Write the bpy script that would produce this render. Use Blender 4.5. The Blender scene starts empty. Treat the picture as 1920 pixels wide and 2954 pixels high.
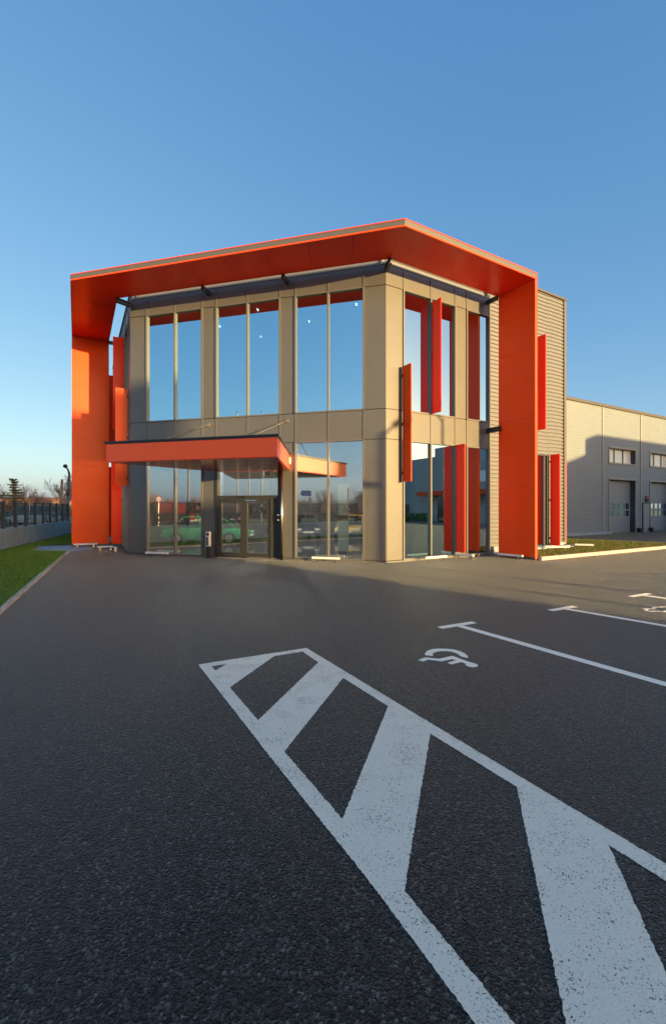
import bpy, math, random
from mathutils import Vector, geometry
random.seed(7)
D = bpy.data
SC = bpy.context.scene
COL = SC.collection
R_ = math.radians

# ------------------------------------------------------------------ camera
cd = D.cameras.new("camera")
cam = D.objects.new("camera", cd); COL.objects.link(cam)
cam.location = (0, 0, 1.8); cam.rotation_euler = (R_(90), 0, 0)
cd.sensor_fit = 'HORIZONTAL'; cd.sensor_width = 24; cd.lens = 16
cd.shift_y = -0.0068
cd.clip_end = 4000; cd.clip_start = 0.05
SC.camera = cam

# ------------------------------------------------------------------ world, sun
SUN_EL = R_(4.4); SUN_AZ = R_(135)
w = D.worlds.new("World"); SC.world = w; w.use_nodes = True
wn = w.node_tree; wn.nodes.clear()
sky = wn.nodes.new("ShaderNodeTexSky"); sky.sky_type = 'NISHITA'; sky.sun_disc = False
sky.sun_elevation = SUN_EL; sky.sun_rotation = SUN_AZ
sky.altitude = 0; sky.air_density = 0.7; sky.dust_density = 1.7; sky.ozone_density = 1.2
gam = wn.nodes.new("ShaderNodeGamma"); gam.inputs[1].default_value = 0.4          # softer vertical gradient, as the camera recorded it
va = wn.nodes.new("ShaderNodeVectorMath"); va.operation = 'MULTIPLY'; va.inputs[1].default_value = (0.0, 0.385, 0.99)
vb = wn.nodes.new("ShaderNodeVectorMath"); vb.operation = 'MULTIPLY_ADD'; vb.inputs[1].default_value = (0.56, 0.355, 0.05)
bg = wn.nodes.new("ShaderNodeBackground"); bg.inputs[1].default_value = 0.15
wo = wn.nodes.new("ShaderNodeOutputWorld")
wn.links.new(sky.outputs[0], gam.inputs[0]); wn.links.new(gam.outputs[0], va.inputs[0])
wn.links.new(sky.outputs[0], vb.inputs[0]); wn.links.new(va.outputs[0], vb.inputs[2]); wn.links.new(vb.outputs[0], bg.inputs[0]); wn.links.new(bg.outputs[0], wo.inputs[0])
sl = D.lights.new("sun", 'SUN'); sun = D.objects.new("sun", sl); COL.objects.link(sun)
sl.energy = 2.6; sl.angle = R_(0.5); sl.color = (1.0, 0.67, 0.27)
sdir = Vector((math.sin(SUN_AZ)*math.cos(SUN_EL), math.cos(SUN_AZ)*math.cos(SUN_EL), math.sin(SUN_EL)))
sun.location = (30, -30, 20); sun.rotation_euler = sdir.to_track_quat('Z', 'Y').to_euler()
vs = SC.view_settings; vs.view_transform = 'Standard'; vs.look = 'None'; vs.gamma = 1; vs.exposure = 1.92
SC.cycles.use_denoising = True
SC.cycles.max_bounces = 10; SC.cycles.transparent_max_bounces = 24; SC.cycles.glossy_bounces = 6
SC.cycles.sample_clamp_indirect = 6

# ------------------------------------------------------------------ materials
def mat(name, col, rough=0.6, metal=0.0, spec=0.5, var=0.0, vscale=6.0, bump=0.0, bscale=60.0, coat=0.0, col2=None, stretch=None):
    m = D.materials.new(name); m.use_nodes = True
    nt = m.node_tree; N = nt.nodes; L = nt.links
    b = N["Principled BSDF"]
    b.inputs["Base Color"].default_value = (*col, 1)
    b.inputs["Roughness"].default_value = rough; b.inputs["Metallic"].default_value = metal
    b.inputs["Specular IOR Level"].default_value = spec
    b.inputs["Coat Weight"].default_value = coat; b.inputs["Coat Roughness"].default_value = 0.12
    if var or bump or col2:
        tc = N.new("ShaderNodeTexCoord"); mp = N.new("ShaderNodeMapping")
        L.new(tc.outputs["Object"], mp.inputs[0])
        if stretch: mp.inputs["Scale"].default_value = stretch
    if var or col2:
        n = N.new("ShaderNodeTexNoise"); n.inputs["Scale"].default_value = vscale; n.inputs["Detail"].default_value = 8
        n.inputs["Roughness"].default_value = 0.65
        L.new(mp.outputs[0], n.inputs["Vector"])
        r = N.new("ShaderNodeValToRGB"); r.color_ramp.elements[0].position = 0.3; r.color_ramp.elements[1].position = 0.7
        c2 = col2 or tuple(min(1, c*(1+var)) for c in col); c1 = col if col2 else tuple(c*(1-var) for c in col)
        r.color_ramp.elements[0].color = (*c1, 1); r.color_ramp.elements[1].color = (*c2, 1)
        L.new(n.outputs["Fac"], r.inputs[0]); L.new(r.outputs[0], b.inputs["Base Color"])
    if bump:
        n2 = N.new("ShaderNodeTexNoise"); n2.inputs["Scale"].default_value = bscale; n2.inputs["Detail"].default_value = 4
        L.new(mp.outputs[0], n2.inputs["Vector"])
        bp = N.new("ShaderNodeBump"); bp.inputs["Strength"].default_value = bump; bp.inputs["Distance"].default_value = 0.01
        L.new(n2.outputs["Fac"], bp.inputs["Height"]); L.new(bp.outputs[0], b.inputs["Normal"])
    return m

def glass_mat(name, refl, tint, fac):
    m = D.materials.new(name); m.use_nodes = True
    nt = m.node_tree; N = nt.nodes; L = nt.links; N.clear()
    o = N.new("ShaderNodeOutputMaterial"); mx = N.new("ShaderNodeMixShader")
    g = N.new("ShaderNodeBsdfGlossy"); g.inputs["Roughness"].default_value = 0.0; g.inputs["Color"].default_value = (*refl, 1)
    t = N.new("ShaderNodeBsdfTransparent"); t.inputs["Color"].default_value = (*tint, 1)
    lw = N.new("ShaderNodeLayerWeight"); lw.inputs["Blend"].default_value = 0.35
    mr = N.new("ShaderNodeMapRange"); mr.inputs["To Min"].default_value = fac; mr.inputs["To Max"].default_value = 0.98
    L.new(lw.outputs["Fresnel"], mr.inputs["Value"]); L.new(mr.outputs[0], mx.inputs[0])
    L.new(t.outputs[0], mx.inputs[1]); L.new(g.outputs[0], mx.inputs[2]); L.new(mx.outputs[0], o.inputs[0])
    return m

def asphalt_nodes(m, paint=None):
    """coarse aggregate in object space; with paint: the same stones showing through worn paint"""
    m.use_nodes = True
    nt = m.node_tree; N = nt.nodes; L = nt.links; b = N["Principled BSDF"]
    tc = N.new("ShaderNodeTexCoord")
    v = N.new("ShaderNodeTexVoronoi"); v.inputs["Scale"].default_value = 95; v.feature = 'F1'
    wn_ = N.new("ShaderNodeTexNoise"); wn_.inputs["Scale"].default_value = 40; wn_.inputs["Detail"].default_value = 3
    mv = N.new("ShaderNodeMixRGB"); mv.blend_type = 'ADD'; mv.inputs[0].default_value = 0.02
    L.new(tc.outputs["Object"], wn_.inputs["Vector"])
    L.new(tc.outputs["Object"], mv.inputs[1]); L.new(wn_.outputs["Color"], mv.inputs[2]); L.new(mv.outputs[0], v.inputs["Vector"])
    big = N.new("ShaderNodeTexNoise"); big.inputs["Scale"].default_value = 0.55; big.inputs["Detail"].default_value = 6; big.inputs["Roughness"].default_value = 0.6
    L.new(tc.outputs["Object"], big.inputs["Vector"])
    mid = N.new("ShaderNodeTexNoise"); mid.inputs["Scale"].default_value = 170; mid.inputs["Detail"].default_value = 5; mid.inputs["Roughness"].default_value = 0.7
    L.new(tc.outputs["Object"], mid.inputs["Vector"])
    # per-stone tone
    sep = N.new("ShaderNodeSeparateColor"); L.new(v.outputs["Color"], sep.inputs[0])
    rs = N.new("ShaderNodeValToRGB")
    e = rs.color_ramp.elements
    e[0].position = 0.0; e[0].color = (0.010, 0.0095, 0.0085, 1); e[1].position = 1.0; e[1].color = (0.30, 0.285, 0.25, 1)
    x = e.new(0.55); x.color = (0.036, 0.034, 0.030, 1); x = e.new(0.9); x.color = (0.105, 0.10, 0.088, 1)
    L.new(sep.outputs[0], rs.inputs[0])
    rb = N.new("ShaderNodeMapRange"); rb.inputs["To Min"].default_value = 0.36; rb.inputs["To Max"].default_value = 0.92
    L.new(big.outputs["Fac"], rb.inputs["Value"])
    rm = N.new("ShaderNodeMapRange"); rm.inputs["From Min"].default_value = 0.3; rm.inputs["From Max"].default_value = 0.7
    rm.inputs["To Min"].default_value = 0.3; rm.inputs["To Max"].default_value = 1.75
    L.new(mid.outputs["Fac"], rm.inputs["Value"])
    m1 = N.new("ShaderNodeMath"); m1.operation = 'MULTIPLY'; L.new(rb.outputs[0], m1.inputs[0]); L.new(rm.outputs[0], m1.inputs[1])
    vm = N.new("ShaderNodeVectorMath"); vm.operation = 'SCALE'; L.new(rs.outputs[0], vm.inputs[0]); L.new(m1.outputs[0], vm.inputs["Scale"])
    # height
    hm = N.new("ShaderNodeMath"); hm.operation = 'MULTIPLY_ADD'; hm.inputs[1].default_value = -1.0
    L.new(v.outputs["Distance"], hm.inputs[0]); L.new(mid.outputs["Fac"], hm.inputs[2])
    bp = N.new("ShaderNodeBump"); bp.inputs["Distance"].default_value = 0.008
    L.new(hm.outputs[0], bp.inputs["Height"]); L.new(bp.outputs[0], b.inputs["Normal"])
    b.inputs["Specular IOR Level"].default_value = 0.16
    if paint is None:
        bp.inputs["Strength"].default_value = 0.9
        b.inputs["Diffuse Roughness"].default_value = 1.0; b.inputs["Sheen Weight"].default_value = 0.85; b.inputs["Sheen Roughness"].default_value = 0.07; b.inputs["Sheen Tint"].default_value = (0.92, 0.97, 1.0, 1)
        b.inputs["Roughness"].default_value = 0.52
        L.new(vm.outputs[0], b.inputs["Base Color"])
    else:
        bp.inputs["Strength"].default_value = 0.35
        b.inputs["Roughness"].default_value = 0.5
        b.inputs["Sheen Weight"].default_value = 0.6; b.inputs["Sheen Roughness"].default_value = 0.25
        # pits in the paint: dark specks, clustered
        vp = N.new("ShaderNodeTexNoise"); vp.inputs["Scale"].default_value = 125; vp.inputs["Detail"].default_value = 6; vp.inputs["Roughness"].default_value = 0.62; vp.inputs["Distortion"].default_value = 0.4
        L.new(tc.outputs["Object"], vp.inputs["Vector"])
        cl = N.new("ShaderNodeTexNoise"); cl.inputs["Scale"].default_value = 4.5; cl.inputs["Detail"].default_value = 3
        L.new(tc.outputs["Object"], cl.inputs["Vector"])
        th = N.new("ShaderNodeMapRange"); th.inputs["From Min"].default_value = 0.35; th.inputs["From Max"].default_value = 0.7
        th.inputs["To Min"].default_value = 0.33; th.inputs["To Max"].default_value = 0.425
        L.new(cl.outputs["Fac"], th.inputs["Value"])
        sb = N.new("ShaderNodeMath"); sb.operation = 'SUBTRACT'; L.new(vp.outputs["Fac"], sb.inputs[0]); L.new(th.outputs[0], sb.inputs[1])
        st = N.new("ShaderNodeMath"); st.operation = 'MULTIPLY'; st.use_clamp = True; st.inputs[1].default_value = 30
        L.new(sb.outputs[0], st.inputs[0])
        pc = N.new("ShaderNodeMixRGB"); pc.blend_type = 'MIX'
        tone = N.new("ShaderNodeMapRange"); tone.inputs["To Min"].default_value = 0.8; tone.inputs["To Max"].default_value = 1.1
        L.new(mid.outputs["Fac"], tone.inputs["Value"])
        pv = N.new("ShaderNodeVectorMath"); pv.operation = 'SCALE'; pv.inputs[0].default_value = paint; L.new(tone.outputs[0], pv.inputs["Scale"])
        L.new(st.outputs[0], pc.inputs[0]); L.new(vm.outputs[0], pc.inputs[1]); L.new(pv.outputs[0], pc.inputs[2])
        L.new(pc.outputs[0], b.inputs["Base Color"])
    return m

M = {}
M['asphalt'] = asphalt_nodes(D.materials.new('asphalt'))
M['paint'] = asphalt_nodes(D.materials.new('road_paint'), (0.92, 0.83, 0.68))
M['paint_fresh'] = asphalt_nodes(D.materials.new('fresh_road_paint'), (1.0, 0.95, 0.82))
for n_ in M['paint_fresh'].node_tree.nodes:
    if n_.type == 'MAP_RANGE' and abs(n_.inputs['To Max'].default_value-0.425) < 1e-4: n_.inputs['To Min'].default_value = 0.1; n_.inputs['To Max'].default_value = 0.30
M['panel'] = mat('taupe_panel', (0.155, 0.155, 0.147), 0.42, 0.35, var=0.06, vscale=1.3)
M['cap'] = mat('grey_profile', (0.17, 0.17, 0.165), 0.4, 0.3)
M['orange'] = mat('orange_metal', (0.97, 0.083, 0.008), 0.34, 0.0, spec=0.22, var=0.03, vscale=0.9, coat=0.08)
M['red'] = mat('red_metal', (0.95, 0.033, 0.007), 0.33, 0.0, spec=0.22, var=0.03, vscale=1.1, coat=0.08)
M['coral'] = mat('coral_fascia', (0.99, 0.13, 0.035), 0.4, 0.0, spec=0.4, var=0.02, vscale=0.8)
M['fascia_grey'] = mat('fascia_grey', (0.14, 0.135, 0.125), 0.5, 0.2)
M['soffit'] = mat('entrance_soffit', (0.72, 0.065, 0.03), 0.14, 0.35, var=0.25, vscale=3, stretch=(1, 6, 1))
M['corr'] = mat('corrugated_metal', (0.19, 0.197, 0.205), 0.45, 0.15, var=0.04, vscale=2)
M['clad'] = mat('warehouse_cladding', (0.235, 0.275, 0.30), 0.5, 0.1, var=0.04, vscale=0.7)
M['trim'] = mat('warehouse_trim', (0.34, 0.32, 0.29), 0.5)
M['roofcap'] = mat('roof_edge', (0.11, 0.10, 0.09), 0.5, 0.2)
M['darksteel'] = mat('dark_steel', (0.045, 0.05, 0.058), 0.45, 0.3)
M['fence'] = mat('fence_paint', (0.028, 0.032, 0.04), 0.5, var=0.15, vscale=8)
M['steel'] = mat('brushed_steel', (0.62, 0.6, 0.57), 0.22, 1.0)
M['white'] = mat('white_enamel', (0.8, 0.8, 0.8), 0.35)
M['black'] = mat('black_plastic', (0.015, 0.015, 0.017), 0.4)
M['doorgrey'] = mat('door_grey', (0.05, 0.052, 0.052), 0.4, 0.3)
M['sectional'] = mat('sectional_door', (0.30, 0.33, 0.355), 0.42, 0.2, var=0.04, vscale=1)
M['reveal'] = mat('dark_reveal', (0.05, 0.055, 0.065), 0.5)
M['glass'] = glass_mat('mirror_glass', (0.72, 0.95, 1.0), (0.62, 0.66, 0.62), 0.82)
M['glass_right'] = glass_mat('tinted_glass', (0.50, 0.68, 0.76), (0.62, 0.66, 0.62), 0.74)
M['glass_clear'] = glass_mat('shop_glass', (0.96, 0.99, 1.0), (0.96, 0.98, 0.96), 0.34)
M['frost'] = mat('pale_window', (0.85, 0.88, 0.78), 0.1, 0.0, spec=0.8)
M['conc'] = mat('concrete', (0.30, 0.37, 0.41), 0.85, var=0.2, vscale=3.5, bump=0.3, bscale=40, stretch=(1, 1, 0.35))
M['kerb'] = mat('kerb_stone', (0.66, 0.50, 0.45), 0.8, var=0.12, vscale=9, bump=0.3)
M['grass_base'] = mat('lawn_soil', (0.045, 0.11, 0.012), 0.95, col2=(0.07, 0.13, 0.02), vscale=3, bump=0.8, bscale=90)
M['grass'] = mat('grass_blades', (0.06, 0.18, 0.012), 0.6, col2=(0.16, 0.27, 0.03), vscale=1.6)
M['grass_dry'] = mat('dry_grass_blades', (0.22, 0.19, 0.04), 0.7, col2=(0.12, 0.18, 0.03), vscale=1.8)
M['field'] = mat('field', (0.06, 0.13, 0.03), 0.95, col2=(0.16, 0.14, 0.07), vscale=0.12)
M['bark'] = mat('bare_bark', (0.30, 0.19, 0.14), 0.9, var=0.25, vscale=3)
M['bark_pale'] = mat('pale_bark', (0.42, 0.24, 0.15), 0.9, var=0.2, vscale=3)
M['needles'] = mat('conifer_needles', (0.11, 0.12, 0.04), 0.8, col2=(0.22, 0.18, 0.06), vscale=2)
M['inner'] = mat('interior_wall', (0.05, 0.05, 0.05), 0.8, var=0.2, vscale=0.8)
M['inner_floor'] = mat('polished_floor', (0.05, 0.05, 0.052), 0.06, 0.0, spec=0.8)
M['green'] = mat('green_car_paint', (0.002, 0.30, 0.095), 0.25, coat=0.8)
M['sun_yellow'] = mat('painted_sunlight', (0.75, 0.48, 0.06), 0.3, coat=0.8)  # sunlight falling on the car body, painted in as its base colour
M['navy'] = mat('dark_car_paint', (0.02, 0.022, 0.03), 0.25, coat=0.8)
M['silver'] = mat('silver_car_paint', (0.42, 0.47, 0.45), 0.35, 0.3, coat=0.5)
M['tyre'] = mat('tyre_rubber', (0.012, 0.012, 0.012), 0.8)
M['rim'] = mat('wheel_rim', (0.5, 0.47, 0.4), 0.3, 0.8)
M['carglass'] = mat('car_glass', (0.02, 0.025, 0.03), 0.05, spec=0.9)
M['lampglass'] = mat('headlamp_glass', (0.6, 0.6, 0.55), 0.1)
M['redlens'] = mat('red_lens', (0.55, 0.02, 0.02), 0.2)
M['orangelens'] = mat('orange_lens', (0.7, 0.2, 0.03), 0.2)
M['signblue'] = mat('sign_blue', (0.03, 0.10, 0.42), 0.4)
M['signred'] = mat('sign_red', (0.6, 0.03, 0.03), 0.4)
M['container'] = mat('red_container', (0.32, 0.03, 0.03), 0.6, var=0.15, vscale=1.5)
M['green_post'] = mat('green_post', (0.01, 0.12, 0.07), 0.5)
M['plaster'] = mat('far_plaster', (0.75, 0.6, 0.5), 0.9, var=0.15, vscale=0.5)
M['tile'] = mat('far_roof_tiles', (0.32, 0.14, 0.09), 0.9, var=0.2, vscale=1)
M['lamp_post'] = mat('lamp_post_metal', (0.24, 0.20, 0.165), 0.5, 0.3)
M['greyE'] = mat('grey_hall_cladding', (0.42, 0.385, 0.34), 0.55, var=0.08, vscale=0.5)
M['mint'] = mat('pale_column', (0.62, 0.72, 0.64), 0.4)

# ------------------------------------------------------------------ geometry helpers
C_ = Vector((1.71, 14.4, 0))
class Fr:
    def __init__(s, o, deg, n):           # deg: heading from +Y towards +X
        s.o = Vector(o); s.u = Vector((math.sin(R_(deg)), math.cos(R_(deg)), 0)); s.n = Vector((n[0], n[1], 0)).normalized()
    def p(s, t, n, z): return s.o + s.u*t + s.n*n + Vector((0, 0, z))
s15, c15 = math.sin(R_(15)), math.cos(R_(15))
FR = Fr(C_, 60, (0.5, -0.8660254))
FL = Fr(C_, -75, (-s15, -c15))
P_ = FL.p(9.73, 0, 0)
FW = Fr(P_, -30, (-0.8660254, -0.5))
XY = Fr((0, 0, 0), 90, (0, 1))            # t = x, n = y
Q_ = FR.p(9.53, 0, 0)
FQ = Fr(Q_, -30, (0.8660254, 0.5))        # right hand return wall

class MB:
    def __init__(s): s.v = []; s.f = []
    def quad(s, a, b, c, d):
        i = len(s.v); s.v += [Vector(a), Vector(b), Vector(c), Vector(d)]; s.f.append((i, i+1, i+2, i+3)); return s
    def tri(s, a, b, c):
        i = len(s.v); s.v += [Vector(a), Vector(b), Vector(c)]; s.f.append((i, i+1, i+2)); return s
    def hexa(s, p):                        # 8 points: bottom 4, top 4
        i = len(s.v); s.v += [Vector(q) for q in p]
        for f in ((3, 2, 1, 0), (4, 5, 6, 7), (0, 1, 5, 4), (1, 2, 6, 5), (2, 3, 7, 6), (3, 0, 4, 7)):
            s.f.append(tuple(i+k for k in f))
        return s
    def box(s, F, t0, t1, n0, n1, z0, z1):
        return s.hexa([F.p(t0, n0, z0), F.p(t1, n0, z0), F.p(t1, n1, z0), F.p(t0, n1, z0),
                       F.p(t0, n0, z1), F.p(t1, n0, z1), F.p(t1, n1, z1), F.p(t0, n1, z1)])
    def prism(s, poly, z0, z1):
        k = len(poly); i = len(s.v)
        s.v += [Vector((p[0], p[1], z0)) for p in poly] + [Vector((p[0], p[1], z1)) for p in poly]
        tri = geometry.tessellate_polygon([[Vector((p[0], p[1], 0)) for p in poly]])
        for t in tri:
            s.f.append((i+t[2], i+t[1], i+t[0])); s.f.append((i+k+t[0], i+k+t[1], i+k+t[2]))
        for a in range(k):
            b = (a+1) % k; s.f.append((i+a, i+b, i+k+b, i+k+a))
        return s
    def sheet(s, poly, z, holes=()):
        loops = [[Vector((p[0], p[1], 0)) for p in poly]] + [[Vector((p[0], p[1], 0)) for p in h] for h in holes]
        i = len(s.v)
        for l in loops: s.v += [Vector((p.x, p.y, z)) for p in l]
        for t in geometry.tessellate_polygon(loops):
            a, b, c = [s.v[i+k] for k in t]
            f = (i+t[0], i+t[1], i+t[2])
            if (b-a).cross(c-a).z < 0: f = f[::-1]
            s.f.append(f)
        return s
    def plate(s, fn, outer, holes, d):
        """flat plate with holes; fn maps (a, b, depth) to a point"""
        loops = [outer]+list(holes); flat = [q for l in loops for q in l]
        i = len(s.v); k = len(flat)
        s.v += [fn(a, b, 0) for a, b in flat] + [fn(a, b, d) for a, b in flat]
        for t in geometry.tessellate_polygon([[Vector((a, b, 0)) for a, b in l] for l in loops]):
            s.f.append((i+t[0], i+t[1], i+t[2])); s.f.append((i+k+t[2], i+k+t[1], i+k+t[0]))
        o = 0
        for l in loops:
            for a in range(len(l)):
                b = (a+1) % len(l); s.f.append((i+o+a, i+o+b, i+k+o+b, i+k+o+a))
            o += len(l)
        return s
    def tube(s, a, b, r0, r1=None, n=8, cap=True):
        a = Vector(a); b = Vector(b); r1 = r0 if r1 is None else r1
        d = (b-a)
        if d.length < 1e-6: return s
        d.normalize(); x = d.orthogonal().normalized(); y = d.cross(x)
        i = len(s.v)
        for c, r in ((a, r0), (b, r1)):
            for k in range(n):
                an = 2*math.pi*k/n; s.v.append(c + x*math.cos(an)*r + y*math.sin(an)*r)
        for k in range(n):
            j = (k+1) % n; s.f.append((i+k, i+j, i+n+j, i+n+k))
        if cap: s.f.append(tuple(i+k for k in reversed(range(n)))); s.f.append(tuple(i+n+k for k in range(n)))
        return s
    def build(s, name, m, parent=None, smooth=False, bevel=0):
        me = D.meshes.new(name)
        off = Vector(parent['_o']) if parent is not None else Vector((0, 0, 0))
        me.from_pydata([tuple(v-off) for v in s.v], [], s.f); me.update()
        if m is not None: me.materials.append(m)
        if smooth: me.polygons.foreach_set('use_smooth', [True]*len(me.polygons))
        o = D.objects.new(name, me); COL.objects.link(o)
        if parent is not None: o.parent = parent; o['_o'] = tuple(off)
        else: o['_o'] = (0.0, 0.0, 0.0)
        if bevel:
            b = o.modifiers.new('bevel', 'BEVEL'); b.width = bevel; b.segments = 2; b.limit_method = 'ANGLE'
        return o

def tag(o, label, cat, group=None, kind=None):
    if label: o['label'] = label
    if cat: o['category'] = cat
    if group: o['group'] = group
    if kind: o['kind'] = kind
    return o
def thing(name, loc, label, cat, group=None):
    o = D.objects.new(name, None); COL.objects.link(o); o.location = loc; o['_o'] = tuple(loc)
    return tag(o, label, cat, group)
def struct(name, mb, m):
    o = mb.build(name, m); o['kind'] = 'structure'; return o
def copy_tree(root, loc, rz, label=None):
    r = root.copy(); COL.objects.link(r); r.location = loc; r.rotation_euler = (0, 0, rz)
    if label: r['label'] = label
    for ch in list(root.children):
        c = ch.copy(); COL.objects.link(c); c.parent = r
        for g in list(ch.children):
            d = g.copy(); COL.objects.link(d); d.parent = c
    return r

# ------------------------------------------------------------------ the setting
gm = MB().quad((-1500, -1500, -0.03), (1500, -1500, -0.03), (1500, 2500, -0.03), (-1500, 2500, -0.03))
struct('ground', gm, M['field'])
# asphalt yard
fence_pts = [(-18.5, 31.0), (-14.4, 19.4), (-11.66, 12.8), (-7.9, 5.3), (-4.6, -1.0), (-1.6, -7.0), (3.0, -15.0), (8.5, -24.0)]
yard = [(-17.8, 31), (-13.9, 19.5), (-11.2, 12.9), (-7.4, 5.4), (-4.1, -0.9), (-1.1, -6.9), (3.5, -14.9), (9, -23.9),
        (60, -45), (90, 10), (40, 48), (-10, 42)]
struct('parking_lot', MB().sheet(yard, 0.0), M['asphalt'])
# lawn on the left between the fence and the kerb
kerbL = [(-10.612, 17.86), (-5.538, 7.385), (-1.35, -1.2), (1.3, -6.8), (6.2, -15.2), (10.5, -22)]
lawn = [(-17.9, 30.8), (-14.0, 19.4), (-11.3, 12.85), (-7.55, 5.35), (-4.25, -0.95), (-1.25, -6.95), (3.35, -14.95), (7.8, -22.3)] \
     + kerbL[::-1] + [(-12.274, 18.142), (-13.548, 20.571), (-12.6, 21.0), (-14.4, 31.5)]
struct('lawn', MB().sheet(lawn, 0.035), M['grass_base'])
M['paving'] = mat('pale_paving', (0.30, 0.33, 0.35), 0.8, var=0.12, vscale=4)
struct('path', MB().sheet([(-12.25, 18.16), (-10.65, 17.95), (-10.2, 18.9), (-11.7, 21.2), (-13.5, 20.6)], 0.012), M['paving'])
def kerb_strip(pts, width, z0, z1, name, gap=1.0):
    mb = MB()
    for a, b in zip(pts[:-1], pts[1:]):
        a = Vector((*a, 0)); b = Vector((*b, 0)); d = (b-a); n = int(max(1, round(d.length/gap))); u = d.normalized(); q = Vector((-u.y, u.x, 0))
        for k in range(n):
            p0 = a + d*(k/n) + u*0.004; p1 = a + d*((k+1)/n) - u*0.004
            mb.hexa([p0+Vector((0, 0, z0)), p1+Vector((0, 0, z0)), p1+q*width+Vector((0, 0, z0)), p0+q*width+Vector((0, 0, z0)),
                     p0+Vector((0, 0, z1)), p1+Vector((0, 0, z1)), p1+q*width+Vector((0, 0, z1)), p0+q*width+Vector((0, 0, z1))])
    o = mb.build(name, M['kerb'], bevel=0.006); o['kind'] = 'structure'; return o
kerb_strip(kerbL, -0.10, 0.0, 0.055, 'lawn_kerb')
kerb_strip([(-12.274, 18.142), (-13.548, 20.571)], 0.10, 0.0, 0.05, 'path_kerb')
# grass patch right
gp = [FR.p(4.98, 2.0, 0), FR.p(16.1, 2.0, 0), FR.p(15.5, 1.0, 0), FR.p(14.2, -2.9, 0), FR.p(13.6, -4.6, 0), FR.p(9.9, -4.6, 0), FR.p(9.9, 0.36, 0), FR.p(4.98, 0.36, 0)]
struct('grass_patch', MB().sheet([(p.x, p.y) for p in gp], 0.105), M['grass_base'])
k0 = FR.p(4.96, 2.13, 0); k1 = FR.p(16.3, 2.13, 0)
kerb_strip([(k0.x, k0.y), (k1.x, k1.y)], 0.13, 0.0, 0.12, 'patch_kerb')
k2 = FR.p(16.2, 1.98, 0); k3 = FR.p(14.3, -2.9, 0); k4 = FR.p(13.7, -4.6, 0)
kerb_strip([(k2.x, k2.y), (k3.x, k3.y), (k4.x, k4.y)], 0.10, 0.0, 0.115, 'apron_kerb')
k5 = FR.p(4.95, 0.5, 0); k6 = FR.p(4.95, 2.0, 0)
# far roads beyond the fence
struct('road', MB().quad((-80, 44, -0.012), (-14, 44, -0.012), (-14, 52, -0.012), (-80, 52, -0.012)).quad(
    (-60, -90, -0.010), (-52, -90, -0.010), (-26, 44, -0.010), (-34, 44, -0.010)), M['asphalt'])

struct('verge_kerb', MB().quad((-80, 43.6, 0.0), (-14, 43.6, 0.0), (-14, 43.9, 0.0), (-80, 43.9, 0.0)), M['kerb'])
# grass blades (uncountable): one object per patch
def inside(p, poly):
    c = False; j = len(poly)-1
    for i in range(len(poly)):
        a, b = poly[i], poly[j]
        if (a[1] > p[1]) != (b[1] > p[1]) and p[0] < (b[0]-a[0])*(p[1]-a[1])/(b[1]-a[1])+a[0]: c = not c
        j = i
    return c
def blades(name, poly, z, count, h, m, box, rnd):
    mb = MB(); n = 0
    while n < count:
        x = rnd.uniform(box[0], box[1]); y = rnd.uniform(box[2], box[3])
        if not inside((x, y), poly): continue
        n += 1
        a = rnd.uniform(0, math.pi); hh = h*rnd.uniform(0.5, 1.25); wd = 0.006+0.0012*max(0, y-6)*0.5
        dx, dy = math.cos(a)*wd, math.sin(a)*wd; lx, ly = rnd.gauss(0, hh*0.45), rnd.gauss(0, hh*0.45)
        mb.tri((x-dx, y-dy, z), (x+dx, y+dy, z), (x+lx, y+ly, z+hh))
    o = mb.build(name, m); o['kind'] = 'stuff'; return o
rg = random.Random(3)
blades('lawn_grass', lawn, 0.03, 85000, 0.05, M['grass'], (-17.5, -4.4, 6.2, 31), rg)
gpl = [(p.x, p.y) for p in gp]
blades('patch_grass', gpl, 0.10, 26000, 0.05, M['grass_dry'], (5.5, 18, 13, 24), rg)

# ------------------------------------------------------------------ road markings
def ragged(p, amp=0.0022, step=0.011):
    rn = random.Random(5); out = []
    for i in range(len(p)):
        a = Vector(p[i]); b = Vector(p[(i+1) % len(p)]); L = (b-a).length
        near = min(a.length, b.length) < 6.5
        n = int(L/step) if near else 1
        q = Vector((-(b-a).y, (b-a).x))/max(L, 1e-6); out.append(tuple(a))
        for k in range(1, n): out.append(tuple(a.lerp(b, k/n)+q*rn.gauss(0, amp)))
    return out
def paint(name, polys, label, cat='road marking', group=None, holes=(), m='paint_fresh'):
    mb = MB()
    for p in polys: mb.sheet(p, 0.004, holes)
    o = mb.build(name, M[m]); return tag(o, label, cat, group)
outer = [(-1.54, 5.072), (-0.339, 5.672), (0.602, 4.056), (0.929, 3.496), (1.676, 2.235), (2.65, 0.60), (2.0, 0.2), (1.75, -0.35), (0.92, 0.85), (0.492, 1.547), (0.185, 2.112), (-0.321, 2.97)]
holes = [[(-1.374, 5.015), (-1.221, 5.088), (-1.296, 4.888)],
         [(-1.029, 4.428), (-0.708, 5.359), (-0.38, 5.525), (-0.17, 5.146), (-0.632, 3.742)],
         [(-0.358, 3.265), (0.107, 4.673), (0.498, 4.01), (0.054, 2.558)],
         [(0.334, 2.08), (0.772, 3.522), (1.18, 2.853), (0.81, 1.546), (0.72, 1.20), (0.84, 1.18), (0.629, 1.547)][:4] + [(0.74, 1.33), (0.629, 1.547)],
         [(1.466, 2.361), (1.599, 2.131), (2.4, 0.78), (1.93, 0.42), (1.284-0.02-0.18, 1.05)][:0] or [(1.466, 2.361), (1.599, 2.131), (2.30, 0.93), (1.05, 0.98), (1.284, 1.713)]]
holes = [ragged(h) for h in holes]
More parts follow.
